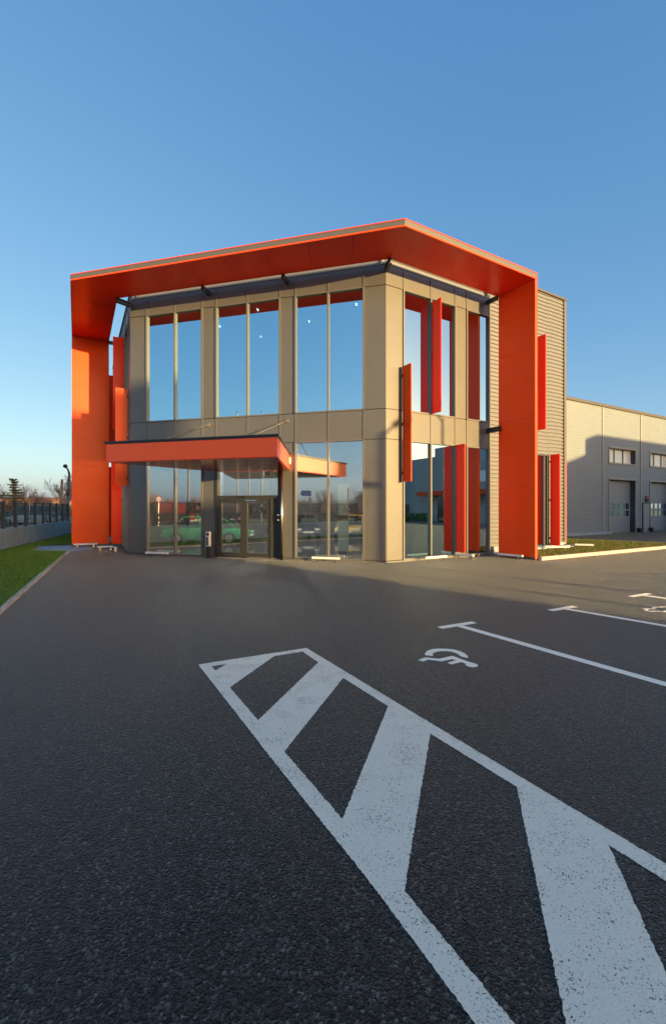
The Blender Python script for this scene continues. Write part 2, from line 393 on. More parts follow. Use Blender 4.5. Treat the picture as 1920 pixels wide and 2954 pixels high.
paint('hatched_marking', [ragged(outer)], 'large worn white hatched triangle painted on the asphalt in the foreground', holes=holes, m='paint')
def tmark(head, j, e, label):
    # head four corners (far-left, far-right, near-right, near-left), junction pair, far end pair
    return paint('bay_line', [head, [j[0], (j[0][0]*0.02+j[0][0]*0.98, j[0][1]), e[1], e[0], j[1]]], label, group='white parking bay lines')
def bay(head, j, d, ln, label):
    e0 = (j[0][0]+d[0]*ln, j[0][1]+d[1]*ln); e1 = (j[1][0]+d[0]*ln, j[1][1]+d[1]*ln)
    paint('bay_line', [head, [j[0], e0, e1, j[1]]], label, group='white parking bay lines')
bay([(1.563, 6.676), (2.18, 6.990), (2.235, 6.885), (1.619, 6.565)], [(1.868, 6.692), (1.985, 6.752)], (0.548, -0.836), 5.0, 'white T-shaped bay line ending just above the wheelchair symbol')
bay([(3.752, 7.784), (4.368, 8.115), (4.427, 8.01), (3.813, 7.675)], [(4.075, 7.82), (4.187, 7.882)], (0.62, -0.785)[:0] or (0.63, -0.777), 5.0, 'white T-shaped bay line where the sunlight meets the shade')
bay([(5.96, 8.99), (6.585, 9.32), (6.642, 9.22), (6.02, 8.885)], [(6.29, 9.03), (6.40, 9.09)], (0.6, -0.8), 5.0, 'farthest white T-shaped bay line, lying wholly in the sunlight')
arc = [(1.117, 5.397), (1.135, 5.47), (1.185, 5.564), (1.261, 5.626), (1.347, 5.646), (1.439, 5.638), (1.526, 5.612), (1.591, 5.536), (1.625, 5.443), (1.625, 5.353), (1.605, 5.283), (1.534, 5.358), (1.533, 5.406), (1.517, 5.467), (1.486, 5.511), (1.432, 5.54), (1.372, 5.545), (1.307, 5.53), (1.257, 5.498), (1.223, 5.443), (1.212, 5.406), (1.21, 5.358)]
body = [(0.999, 5.223), (1.102, 5.314), (1.247, 5.266), (1.29, 5.283), (1.435, 5.365), (1.456, 5.356), (1.52, 5.249), (1.576, 5.165), (1.633, 5.108), (1.651, 5.068), (1.64, 5.021), (1.606, 4.99), (1.55, 4.987), (1.516, 5.021), (1.507, 5.068), (1.526, 5.092), (1.492, 5.152), (1.357, 5.076), (1.318, 5.132), (1.444, 5.215), (1.409, 5.249), (1.269, 5.177), (1.232, 5.19), (1.123, 5.232), (1.049, 5.168)]
paint('wheelchair_symbol', [arc, body], 'white wheelchair symbol painted in the shaded parking bay')
def outline(pts, wd):
    polys = []
    for a, b in zip(pts, pts[1:]):
        a = Vector(a); b = Vector(b); u = (b-a).normalized(); q = Vector((-u.y, u.x))*wd/2
        polys.append([tuple(a-q-u*wd*.4), tuple(b-q+u*wd*.4), tuple(b+q+u*wd*.4), tuple(a+q-u*wd*.4)])
    return polys
s2 = [(6.25, 8.05), (6.0, 8.0), (5.953, 8.025), (5.896, 7.988), (5.755, 7.995), (5.75, 7.925), (5.666, 7.864), (5.509, 7.869), (5.53, 7.804), (5.45, 7.74), (5.48, 7.663), (5.581, 7.693), (5.694, 7.633), (5.773, 7.698), (6.1, 7.66), (6.35, 7.8), (6.25, 8.05)]
mbs = MB()
for i, p in enumerate(outline(s2, 0.045)): mbs.sheet(p, 0.004+0.0004*(i % 2))
tag(mbs.build('outline_symbol', M['paint_fresh']), 'white outline pictogram painted in the sunlit bay at the right edge', 'road marking')

# ------------------------------------------------------------------ office building
GL = [0.0, 0.72, 1.93, 3.09, 3.66, 4.88, 6.10, 6.67, 7.80, 9.01, 9.73]
GR = [0.0, 0.70, 1.90, 3.05, 3.63, 4.80]
GW = [0.0, 0.72, 1.92, 3.07, 3.65, 4.82, 6.0, 7.2, 8.4, 9.6]
ZR = [0.06, 4.03, 5.01, 9.03, 9.72]
off = thing('office_building', tuple(C_), 'two-storey taupe and glass office with a big orange portal frame', 'building')
ROOT = off
EX = 0.0124

def glazed_facade(F, G, glazed, name, skip=()):
    """opaque cassettes as one wall part; every glazed opening a window part with its pane"""
    wall = MB(); caps = MB()
    for i in range(len(G)-1):
        for j in range(len(ZR)-1):
            if (i, j) in skip: continue
            t0, t1, z0, z1 = G[i], G[i+1], ZR[j], ZR[j+1]
            if not (i in glazed and j in (0, 2)):
                a = t0+0.022 if i else t0-EX; b = t1-0.022 if i < len(G)-2 else t1+EX*(1 if F is FL else 0)
                wall.box(F, a, b, -0.10, 0.03, z0+0.012, z1-0.012)
    # backing so gaps read dark and no light leaks
    ob = wall.build('wall', M['panel'], ROOT)
    back = MB()
    for i in range(len(G)-1):
        for j in range(len(ZR)-1):
            if (i, j) in skip: continue
            if not (i in glazed and j in (0, 2)):
                back.box(F, G[i], G[i+1], -0.13, -0.005, ZR[j], ZR[j+1])
    back.build('wall_backing', M['darksteel'], ROOT)
    for i in range(len(G)-1):
        if i in glazed:
            for j in (0, 2):
                if (i, j) in skip: continue
                window(F, G[i], G[i+1], ZR[j], ZR[j+1], (i-1 not in glazed), (i+1 not in glazed))
    # thin joints' cover profiles on spandrels
    for i in range(1, len(G)-1):
        for j in (1, 3):
            if (i, j) in skip: continue
            MB().box(F, G[i]-0.018, G[i]+0.018, 0.0, 0.052, ZR[j]+(0.012), ZR[j+1]-0.012).build('cover_profile', M['cap'], ob)
    caps.box(F, G[0]-EX, G[-1]+EX, 0.0, 0.05, 9.69, 9.745)
    caps.build('top_profile', M['cap'], ob)

def window(F, t0, t1, z0, z1, left_edge, right_edge):
    fr = MB(); w_ = 0.027
    fr.box(F, t0-w_, t0+w_, -0.09, 0.075, z0, z1)
    if right_edge: fr.box(F, t1-w_, t1+w_, -0.09, 0.075, z0, z1)
    e = t1-w_
    fr.box(F, t0+w_, e, -0.09, 0.066, z1-0.03, z1+0.012)
    fr.box(F, t0+w_, e, -0.09, 0.066, z0-0.012, z0+0.035)
    f = fr.build('window', M['cap'], ROOT)
    MB().box(F, t0+w_, e, -0.02, -0.008, z0+0.035, z1-0.03).build('pane', M['glass_right' if F is FR else ('glass' if z0 > 4 else 'glass_clear')], f)

glazed_facade(FL, GL, {1, 2, 4, 5, 7, 8}, 'front', skip={(4, 0), (5, 0)})
glazed_facade(FR, GR, {1, 2, 4}, 'right')
glazed_facade(FW, GW, {1, 2, 4, 5, 6, 7, 8}, 'left')
# plinth line under the glazing
pl = MB()
for F, a, b in ((FL, 0, 4.88), (FL, 6.10, 9.73), (FR, 0, 4.8), (FW, 0, 9.6)):
    pl.box(F, a-0.01, b, -0.12, 0.045, 0.0, 0.048)
pl.build('plinth', M['cap'], ROOT)

# corrugated cladding
def corrug(mb, F, t0, t1, n, z0, z1, pitch=0.155, d=0.04):
    z = z0; prof = []
    while z < z1-1e-6:
        for dz, dn in ((0, 0), (0.085, 0), (0.105, -d), (0.135, -d)):
            if z+dz < z1: prof.append((z+dz, n+dn))
        z += pitch
    prof.append((z1, n))
    i = len(mb.v)
    for zz, nn in prof: mb.v += [F.p(t0, nn, zz), F.p(t1, nn, zz)]
    for k in range(len(prof)-1):
        a = i+2*k; mb.f.append((a, a+1, a+3, a+2))
cor = MB()
corrug(cor, FR, 4.86, 6.60, 0.02, 0.32, 10.72); corrug(cor, FR, 6.60, 8.42, 0.02, 4.02, 10.72); corrug(cor, FR, 8.42, 9.47, 0.02, 0.32, 10.72)
corrug(cor, FR, -0.05, 4.86, -0.16, 9.72, 10.72)
corrug(cor, FL, -0.06, 9.79, -0.16, 9.72, 10.72)
corrug(cor, FW, -0.06, 9.6, -0.16, 9.72, 10.72)
corrug(cor, FQ, 0.05, 5.0, 0.02, 0.32, 10.72)
cor.build('corrugated_wall', M['corr'], ROOT)
# solid core behind cladding, floors and roof
core = MB()
core.box(FR, 4.82, 6.60, -0.25, -0.03, 0.0, 10.68); core.box(FR, 6.60, 8.42, -0.25, -0.03, 4.0, 10.68); core.box(FR, 8.42, 9.45, -0.25, -0.03, 0.0, 10.68)
core.box(FR, 0.1, 4.82, -0.40, -0.22, 9.5, 10.68); core.box(FL, 0.1, 9.6, -0.40, -0.22, 9.5, 10.68); core.box(FW, 0.1, 9.6, -0.40, -0.22, 9.5, 10.68)
core.box(FQ, 0.05, 18.0, -0.25, -0.03, 0.0, 10.68)
WE = FW.p(9.6, 0, 0); B1 = Vector((-10.4, 33.0, 0)); B2 = FR.p(9.5, -18.0, 0)
def wallseg(mb, a, b, th, z0, z1):
    u = (b-a).normalized(); q = Vector((-u.y, u.x, 0))*th
    mb.hexa([a+Vector((0, 0, z0)), b+Vector((0, 0, z0)), b+q+Vector((0, 0, z0)), a+q+Vector((0, 0, z0)),
             a+Vector((0, 0, z1)), b+Vector((0, 0, z1)), b+q+Vector((0, 0, z1)), a+q+Vector((0, 0, z1))])
wallseg(core, B1, WE, 0.2, 0, 10.6); wallseg(core, B2, B1, 0.2, 0, 10.6)
core.build('core_wall', M['corr'], ROOT)
ins = [FR.p(0, -0.14, 0)+Vector((-0.03, 0.05, 0)), FR.p(9.4, -0.30, 0), FR.p(9.3, -17.8, 0), B1+Vector((0.1, -0.3, 0)), FW.p(9.5, -0.14, 0), FW.p(0.03, -0.14, 0)]
insx = [(p.x, p.y) for p in ins]
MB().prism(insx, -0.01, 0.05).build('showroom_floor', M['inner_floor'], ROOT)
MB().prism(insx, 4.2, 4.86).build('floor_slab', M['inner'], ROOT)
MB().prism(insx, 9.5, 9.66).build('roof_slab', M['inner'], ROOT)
pq = MB()
pq.box(FR, 4.93, 6.6, -0.05, 0.16, 0.0, 0.32); pq.box(FR, 6.6, 9.75, -0.05, 0.34, 0.0, 0.20)
pq.box(FR, 8.42, 9.5, -0.05, 0.10, 0.2, 0.32); pq.build('base_slab', M['conc'], ROOT)
# corner trims of the corrugated wall, roof edge
tr = MB()
tr.box(FR, 9.47, 9.62, -0.10, 0.06, 0.20, 10.76); tr.box(FR, 4.80, 4.87, -0.02, 0.06, 0.05, 9.72)
tr.build('corner_trim', M['fascia_grey'], ROOT)
rc = MB()
rc.box(FR, -0.05, 4.9, -0.44, -0.10, 10.72, 10.80); rc.box(FR, 4.9, 9.64, -0.3, 0.09, 10.72, 10.80)
rc.box(FL, -0.02, 9.75, -0.44, -0.10, 10.72, 10.795); rc.box(FW, 0, 9.6, -0.44, -0.10, 10.72, 10.80); rc.box(FQ, 0.1, 18, -0.3, 0.09, 10.72, 10.80)
rc.build('parapet_cap', M['roofcap'], ROOT)
# glazed opening in the corrugated wall
gd = MB()
gd.box(FR, 6.60, 6.66, -0.16, 0.04, 0.2, 4.02); gd.box(FR, 8.30, 8.42, -0.20, 0.05, 0.2, 4.02); gd.box(FR, 6.66, 8.30, -0.16, 0.05, 3.95, 4.02)
gd.box(FR, 8.17, 8.30, -0.20, -0.02, 0.2, 3.95)
gdo = gd.build('window', M['reveal'], ROOT)
MB().box(FR, 6.66, 8.17, -0.07, -0.058, 0.2, 3.95).build('pane', M['glass_right'], gdo)

# portal frame -------------------------------------------------------
def offp(cn, na, nb, d):
    s = na+nb; return cn + s*(d/(1+na.dot(nb)))
N0, N1 = 0.50, 1.98
PT0, PT1 = 4.80, 4.93
def ribbon_pts(d):
    return [FW.p(PT1, d, 0), offp(P_, FW.n, FL.n, d), offp(C_, FL.n, FR.n, d), FR.p(PT1, d, 0)]
def ribbon(mb, d0, d1, z0, z1):
    a = ribbon_pts(d0); b = ribbon_pts(d1)
    for k in range(3):
        mb.hexa([a[k]+Vector((0, 0, z0)), b[k]+Vector((0, 0, z0)), b[k+1]+Vector((0, 0, z0)), a[k+1]+Vector((0, 0, z0)),
                 a[k]+Vector((0, 0, z1)), b[k]+Vector((0, 0, z1)), b[k+1]+Vector((0, 0, z1)), a[k+1]+Vector((0, 0, z1))])
frm = MB()
# soffit in cassettes with fine joints
def soffit(mb, F, t_in0, t_in1, t_out0, t_out1, cnt):
    for k in range(cnt):
        f0, f1 = k/cnt, (k+1)/cnt; g = 0.004
        i0 = t_in0+(t_in1-t_in0)*f0+g; i1 = t_in0+(t_in1-t_in0)*f1-g
        o0 = t_out0+(t_out1-t_out0)*f0+g; o1 = t_out0+(t_out1-t_out0)*f1-g
        mb.hexa([F.p(i0, N0, 9.59), F.p(i1, N0, 9.59), F.p(o1, N1, 9.59), F.p(o0, N1, 9.59),
                 F.p(i0, N0, 9.62), F.p(i1, N0, 9.62), F.p(o1, N1, 9.62), F.p(o0, N1, 9.62)])
k22 = math.tan(R_(22.5))
soffit(frm, FR, -N0*k22, PT0, -N1*k22, PT0, 4)
soffit(frm, FL, -N0*k22, 9.73+N0*k22, -N1*k22, 9.73+N1*k22, 8)
soffit(frm, FW, -N0*k22, PT0, -N1*k22, PT0, 4)
ribbon(frm, N0-0.012, N0+0.02, 9.582, 9.80); ribbon(frm, N0, N0+0.03, 9.775, 9.80)
pbm = frm.build('portal_beam', M['red'], ROOT)
fe = MB(); ribbon(fe, N1-0.03, N1+0.012, 9.584, 9.625); fe.build('edge_trim', M['orange'], pbm)
fe = MB(); ribbon(fe, N1-0.03, N1+0.012, 9.782, 9.805); fe.build('edge_trim', M['orange'], pbm)
fg = MB(); ribbon(fg, N0+0.03, N1, 9.626, 9.781); fg.build('fascia_strip', M['fascia_grey'], ROOT)
for F in (FR, FW):
    pm = MB(); z = 0.10
    while z < 9.58:
        z2 = min(z+1.2, 9.583)
        pm.box(F, PT0, PT0+0.03, N0, N1, z+0.002, z2-0.002)
        z = z2
    pm.box(F, PT1-0.03, PT1, N0, N1, 0.10, 9.583)
    pm.box(F, PT0-0.002, PT0+0.035, N1, N1+0.012, 0.06, 9.583); pm.box(F, PT1-0.035, PT1+0.002, N1, N1+0.012, 0.06, 9.765)
    pm.box(F, PT0-0.002, PT1, N0-0.012, N0, 0.10, 9.583)
    po = pm.build('portal_pier', M['orange'], ROOT)
    MB().box(F, PT0+0.03, PT1-0.03, N0, N1+0.002, 0.02, 9.62).build('edge_strip', M['fascia_grey'], po)
# steel brackets tying the frame back
br = MB()
for F, t in ((FL, 3.37), (FL, 6.38), (FR, 4.72), (FW, 4.72)):
    MB().box(F, t-0.05, t+0.05, 0.03, N0, 9.45, 9.60).build('frame_bracket', M['darksteel'], ROOT)
a = offp(C_, FL.n, FR.n, 0.03); b = offp(C_, FL.n, FR.n, N0)
for a, b in ((offp(C_, FL.n, FR.n, 0.03), offp(C_, FL.n, FR.n, N0+0.03)), (offp(P_, FL.n, FW.n, 0.03), offp(P_, FL.n, FW.n, N0+0.03))):
    br = MB(); u = (b-a).normalized(); q = Vector((-u.y, u.x, 0))*0.05
    for z0, z1, w2 in ((9.42, 9.445, 1), (9.445, 9.575, 0.2), (9.575, 9.60, 1)):
        qq = q*w2
        br.hexa([a-qq+Vector((0, 0, z0)), b-qq+Vector((0, 0, z0)), b+qq+Vector((0, 0, z0)), a+qq+Vector((0, 0, z0)),
                 a-qq+Vector((0, 0, z1)), b-qq+Vector((0, 0, z1)), b+qq+Vector((0, 0, z1)), a+qq+Vector((0, 0, z1))])
    br.build('frame_bracket', M['darksteel'], ROOT)
for F in (FR, FW): MB().box(F, 4.68, 4.80, 0.03, N0+0.1, 4.60, 4.78).build('frame_bracket', M['darksteel'], ROOT)

# vertical fins
def fin(F, t, z0, z1, m='red', n0=0.08, n1=0.50):
    f = MB().box(F, t-0.012, t+0.012+0.016, n0, n1, z0, z1).build('fin', M[m], ROOT, bevel=0.003)
    for k in range(3):
        z = z0+0.3+(z1-z0-0.6)*k/2
        MB().box(F, t-0.02, t+0.036, 0.05, n0+0.03, z-0.04, z+0.04).build('fin_bracket', M['darksteel'], f)
for F in (FR, FW):
    fin(F, 0.64, 2.65, 6.46, 'orange'); fin(F, 1.93, 5.03, 8.88, 'red'); fin(F, 3.05, 0.21, 4.03, 'red')
    fin(F, 7.55, 4.94, 8.75, 'red'); fin(F, 8.48, 0.22, 4.01, 'red')
fq = MB().box(FQ, 0.16, 0.20, 0.09, 0.46, 0.28, 3.87).build('fin', M['red'], ROOT)

# entrance canopy ----------------------------------------------------
CF0, CF1, CB0, CB1, CN = 2.22, 7.45, 3.30, 6.06, 3.80
def cpoly(gr, zz):
    return [FL.p(CB0-gr, 0.05, zz), FL.p(CF0-gr, CN+gr, zz), FL.p(CF1+gr, CN+gr, zz), FL.p(CB1+gr, 0.05, zz)]
def chex(mb, gr, z0, z1):
    a = cpoly(gr, z0); b = cpoly(gr, z1); mb.hexa(a[::-1]+b[::-1])
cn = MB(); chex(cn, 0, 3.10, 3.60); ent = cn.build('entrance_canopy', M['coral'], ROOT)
cc = MB(); chex(cc, 0.018, 3.602, 3.635); chex(cc, 0.045, 3.64, 3.675); cc.build('canopy_cap', M['darksteel'], ent)
# slatted soffit just proud of the underside
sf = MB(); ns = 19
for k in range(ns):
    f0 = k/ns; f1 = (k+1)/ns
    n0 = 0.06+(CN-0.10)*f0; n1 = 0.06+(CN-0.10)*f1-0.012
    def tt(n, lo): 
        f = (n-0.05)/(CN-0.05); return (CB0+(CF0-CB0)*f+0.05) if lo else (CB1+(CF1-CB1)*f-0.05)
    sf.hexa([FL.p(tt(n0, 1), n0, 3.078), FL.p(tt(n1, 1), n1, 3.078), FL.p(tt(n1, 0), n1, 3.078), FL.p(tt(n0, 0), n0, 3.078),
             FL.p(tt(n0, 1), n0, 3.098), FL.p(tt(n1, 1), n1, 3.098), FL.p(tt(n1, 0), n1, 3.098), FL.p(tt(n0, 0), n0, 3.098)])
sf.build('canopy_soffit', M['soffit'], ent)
for t in (3.38, 6.40):
    a = FL.p(t, 0.09, 4.78); b = FL.p(t+0.15, 3.0, 3.70)
    r = MB().tube(a, b, 0.013, n=8); r.box(FL, t-0.045, t+0.045, 0.03, 0.07, 4.72, 4.84); r.tube(a.lerp(b, 0.2), a.lerp(b, 0.27), 0.022, n=8)
    r.build('tie_rod', M['lamp_post'], ent)
# downpipe / post beside the door
cp = MB().tube(FL.p(3.55, 0.14, 0), FL.p(3.55, 0.14, 3.078), 0.045, n=20).build('steel_post', M['steel'], ROOT, smooth=True)

# entrance doors -----------------------------------------------------
D0, D1 = 3.66, 6.10
em = MB()
em.box(FL, D0-0.03, D0+0.06, -0.10, 0.075, 0.03, 4.03); em.box(FL, D1-0.06, D1+0.03, -0.10, 0.075, 0.03, 4.03)
em.box(FL, D0+0.06, D1-0.06, -0.10, 0.07, 2.13, 2.22); em.box(FL, D0+0.06, D1-0.06, -0.10, 0.07, 3.98, 4.03)
em.box(FL, D0+0.30, D0+0.34, -0.10, 0.06, 0.03, 2.13)
em.box(FL, D0+0.06, D0+0.30, -0.08, -0.02, 0.03, 2.13)
dframe = em.build('door_frame', M['doorgrey'], ROOT)
MB().box(FL, D0+0.06, D1-0.06, -0.04, -0.03, 2.22, 3.98).build('transom_pane', M['glass_clear'], dframe)
dm = (D0+0.34+D1-0.06)/2
for t0, t1, hs in ((D0+0.35, dm-0.004, 1), (dm+0.004, D1-0.07, -1)):
    l = MB()
    l.box(FL, t0, t0+0.13, -0.04, 0.03, 0.05, 2.12); l.box(FL, t1-0.13, t1, -0.04, 0.03, 0.05, 2.12)
    l.box(FL, t0+0.13, t1-0.13, -0.04, 0.03, 1.97, 2.12); l.box(FL, t0+0.13, t1-0.13, -0.04, 0.03, 0.05, 0.20)
    dr = l.build('door', M['doorgrey'], ROOT, bevel=0.004)
    MB().box(FL, t0+0.13, t1-0.13, -0.01, 0.0, 0.20, 1.97).build('pane', M['glass_clear'], dr)
    th = t0+0.065 if hs < 0 else t1-0.065; to = t1 if hs < 0 else t0
    for z in (0.28, 1.0, 1.55, 1.95): MB().box(FL, to-0.012, to+0.03, 0.03, 0.065, z-0.06, z+0.06).build('hinge', M['darksteel'], dr)
MB().box(FL, dm-0.48, dm-0.06, 0.031, 0.07, 2.02, 2.07).build('door_closer', M['steel'], dframe)
MB().box(FL, dm-0.10, dm+0.12, 0.071, 0.13, 2.15, 2.20).build('motion_sensor', M['black'], dframe, bevel=0.01)
ky = MB().box(FL, 3.62, 3.72, 0.08, 0.12, 1.35, 1.56).build('key_box', M['black'], ROOT)
MB().box(FL, 3.63, 3.71, 0.12, 0.124, 1.56-0.03, 1.555).box(FL, 3.63, 3.71, 0.12, 0.126, 1.355, 1.38).build('key_box_trim', M['white'], ky)
# alarm siren
sr = MB().box(FL, 3.25, 3.45, 0.03, 0.12, 3.28, 3.52).build('alarm_siren', M['white'], ROOT, bevel=0.02)
MB().box(FL, 3.27, 3.38, 0.10, 0.15, 3.22, 3.33).build('siren_lens', M['redlens'], sr, bevel=0.015)
# interior partitions and stairs
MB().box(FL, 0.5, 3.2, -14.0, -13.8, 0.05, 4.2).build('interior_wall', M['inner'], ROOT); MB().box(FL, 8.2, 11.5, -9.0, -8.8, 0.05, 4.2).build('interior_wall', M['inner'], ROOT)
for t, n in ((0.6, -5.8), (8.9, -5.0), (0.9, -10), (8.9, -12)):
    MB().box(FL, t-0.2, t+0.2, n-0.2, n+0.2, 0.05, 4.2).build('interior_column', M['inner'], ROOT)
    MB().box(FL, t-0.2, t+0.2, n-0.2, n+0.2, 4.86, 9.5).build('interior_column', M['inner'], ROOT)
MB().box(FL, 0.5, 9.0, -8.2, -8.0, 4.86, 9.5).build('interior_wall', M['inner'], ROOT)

def lit_mat(name, col, st):
    m = D.materials.new(name); m.use_nodes = True; N = m.node_tree.nodes; N.clear()
    e = N.new("ShaderNodeEmission"); e.inputs[0].default_value = (*col, 1); e.inputs[1].default_value = st
    o_ = N.new("ShaderNodeOutputMaterial"); m.node_tree.links.new(e.outputs[0], o_.inputs[0]); return m
M['downlight'] = lit_mat('downlight', (1, 0.93, 0.8), 12)
M['car_fill'] = lit_mat('showroom_fill', (1, 0.9, 0.72), 2000)  # added strong glow that brightens the showroom cars
for t, n in ((1.4, -2.0), (3.6, -3.0), (5.2, -1.5), (7.4, -2.5), (8.6, -1.2), (6.2, -4.0)):
    MB().tube(FL.p(t, n, 9.43), FL.p(t, n, 9.499), 0.035, n=10).build('ceiling_light_or_fill', M['downlight'], ROOT)
for t, n in ((5.6, -3.4), (7.6, -4.4), (6.6, -5.6), (8.9, -3.6), (5.3, -5.0), (0.9, -8.6), (7.3, -10.0)):
    MB().tube(FL.p(t, n, 4.14), FL.p(t, n, 4.199), 0.032, n=8).build('ceiling_light_or_fill', M['car_fill'], ROOT)  # added fill under the slab to light the cars
# ------------------------------------------------------------------ warehouse
NW = -5.21
wh = thing('warehouse', tuple(FR.p(20, NW, 0)), 'long pale grey ribbed-metal warehouse with loading doors on the right', 'building')
WT0, WT1, WZ = 9.64, 75.0, 8.62
bays = [(22.7, 26.3), (28.2, 31.8), (33.7, 37.3), (39.2, 42.8), (44.7, 48.3)]
def ribwall(mb, F, t0, t1, n, z0, z1, pitch=0.17, d=0.008):
    z = z0; prof = []
    while z < z1-1e-6:
        for dz, dn in ((0, 0), (0.125, 0), (0.137, -d), (0.158, -d)):
            if z+dz < z1: prof.append((z+dz, n+dn))
        z += pitch
    prof.append((z1, n)); i = len(mb.v)
    for zz, nn in prof: mb.v += [F.p(t0, nn, zz), F.p(t1, nn, zz)]
    for k in range(len(prof)-1): a = i+2*k; mb.f.append((a, a+1, a+3, a+2))
ww = MB()
segs = [(WT0, bays[0][0])] + [(bays[i][1], bays[i+1][0]) for i in range(len(bays)-1)] + [(bays[-1][1], WT1)]
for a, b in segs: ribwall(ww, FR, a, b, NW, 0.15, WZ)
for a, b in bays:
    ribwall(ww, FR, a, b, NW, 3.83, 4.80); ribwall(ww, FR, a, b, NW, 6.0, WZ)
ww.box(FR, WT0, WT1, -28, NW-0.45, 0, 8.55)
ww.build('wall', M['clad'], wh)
rcp = MB().box(FR, WT0, WT1, NW-0.5, NW+0.06, WZ, WZ+0.18); rcp.box(FR, WT0, WT1, NW+0.0, NW+0.12, WZ-0.03, WZ+0.02)
rcp.build('roof_edge', M['roofcap'], wh)
for t in (22.0-0.0, 26.95, 32.6, 38.1, 43.6, 49.1): MB().box(FR, t-0.07, t+0.07, NW-0.01, NW+0.04, 0.1, WZ-0.03).build('joint_cover', M['trim'], wh)
MB().box(FR, WT0, 22.9, NW-0.02, NW+0.16, 0, 0.16).build('plinth', M['conc'], wh)
for a, b in bays:
    # high window
    f = MB(); d = 0.10
    f.box(FR, a-0.0, a+d, NW-0.02, NW+0.04, 4.80, 6.0); f.box(FR, b-d, b, NW-0.02, NW+0.04, 4.80, 6.0)
    f.box(FR, a+d, b-d, NW-0.02, NW+0.045, 5.90, 6.0); f.box(FR, a+d, b-d, NW-0.02, NW+0.06, 4.80, 4.90)
    for z0, z1 in ((5.885, 5.90), (4.9, 4.915)): f.box(FR, a+d, b-d, NW-0.36, NW-0.02, z0, z1)
    wf = f.build('window', M['trim'], wh)
    MB().box(FR, b-d-0.02, b-d, NW-0.36, NW-0.02, 4.915, 5.885).box(FR, a+d, a+d+0.02, NW-0.36, NW-0.02, 4.915, 5.885).build('reveal', M['reveal'], wf)
    wdt = (b-a-2*d)
    for k in (1, 2): MB().box(FR, a+d+wdt*k/3-0.025, a+d+wdt*k/3+0.025, NW-0.30, NW-0.24, 4.915, 5.885).build('mullion', M['cap'], wf)
    MB().box(FR, a+d+0.02, b-d-0.02, NW-0.34, NW-0.30, 4.915, 5.885).build('pane', M['frost'], wf)
    # loading door
    g = MB()
    g.box(FR, a, a+d, NW-0.02, NW+0.05, 0.0, 3.83); g.box(FR, b-d, b, NW-0.02, NW+0.05, 0.0, 3.83); g.box(FR, a+d, b-d, NW-0.02, NW+0.05, 3.73, 3.83)
    gf = g.build('door_surround', M['trim'], wh)
    MB().box(FR, b-d-0.02, b-d, NW-0.42, NW-0.02, 0.0, 3.73).box(FR, a+d, a+d+0.02, NW-0.42, NW-0.02, 0, 3.73).box(FR, a+d+.02, b-d-.02, NW-0.42, NW-0.02, 3.70, 3.73).build('reveal', M['reveal'], gf)
    dr = MB(); L0, L1 = a+d+0.02, b-d-0.02
    def band(z0, z1):
        n = max(1, round((z1-z0)/0.125)); h = (z1-z0)/n
        for k in range(n):
            za = z0+k*h; dr.box(FR, L0, L1, NW-0.39, NW-0.34 if k % 4 else NW-0.345, za+0.006, za+h-0.008)
    band(0.02, 1.10); band(2.20, 3.70)
    dr.box(FR, L0, L1, NW-0.40, NW-0.355, 0.02, 1.1); dr.box(FR, L0, L1, NW-0.40, NW-0.355, 2.2, 3.7)
    for z0, z1 in ((1.10, 1.17), (1.58, 1.68), (2.10, 2.20)): dr.box(FR, L0, L1, NW-0.40, NW-0.33, z0, z1)
    wd5 = (L1-L0)/5
    for k in range(6): 
        tcx = L0+wd5*k; dr.box(FR, max(L0, tcx-0.06), min(L1, tcx+0.06), NW-0.40, NW-0.333, 1.17, 1.58); dr.box(FR, max(L0, tcx-0.06), min(L1, tcx+0.06), NW-0.40, NW-0.333, 1.68, 2.10)
    do = dr.build('loading_door', M['sectional'], wh)
    MB().box(FR, L0+.02, L1-.02, NW-0.38, NW-0.37, 1.17, 2.10).build('door_window', M['glass'], do)
# personnel doors and wall lamps between the bays
for t in (27.2, 38.2):
    s = MB().box(FR, t, t+0.92, NW, NW+0.05, 0.0, 2.08); so = s.build('side_door', M['sectional'], wh)
    MB().box(FR, t-0.06, t, NW, NW+0.07, 0, 2.14).box(FR, t+0.92, t+0.98, NW, NW+0.07, 0, 2.14).box(FR, t, t+0.92, NW, NW+0.07, 2.08, 2.14).build('side_door_frame', M['doorgrey'], so)
    MB().tube(FR.p(t+0.10, NW+0.05, 1.02), FR.p(t+0.10, NW+0.11, 1.02), 0.012, n=6).tube(FR.p(t+0.10, NW+0.11, 1.02), FR.p(t+0.24, NW+0.11, 1.02), 0.012, n=6).build('handle', M['steel'], so)
    MB().box(FR, t+0.35, t+0.62, NW, NW+0.14, 2.52, 2.64).build('signal_lamp', M['redlens'], wh, bevel=0.02)
    MB().box(FR, t+0.32, t+0.66, NW, NW+0.12, 2.22, 2.46).build('camera_box', M['black'], wh, bevel=0.02)
for t in (26.42, 28.08, 31.92, 33.6): MB().box(FR, t-0.10, t+0.10, NW+0.0, NW+0.3, 0.0, 0.32).build('bumper_block', M['black'], wh)

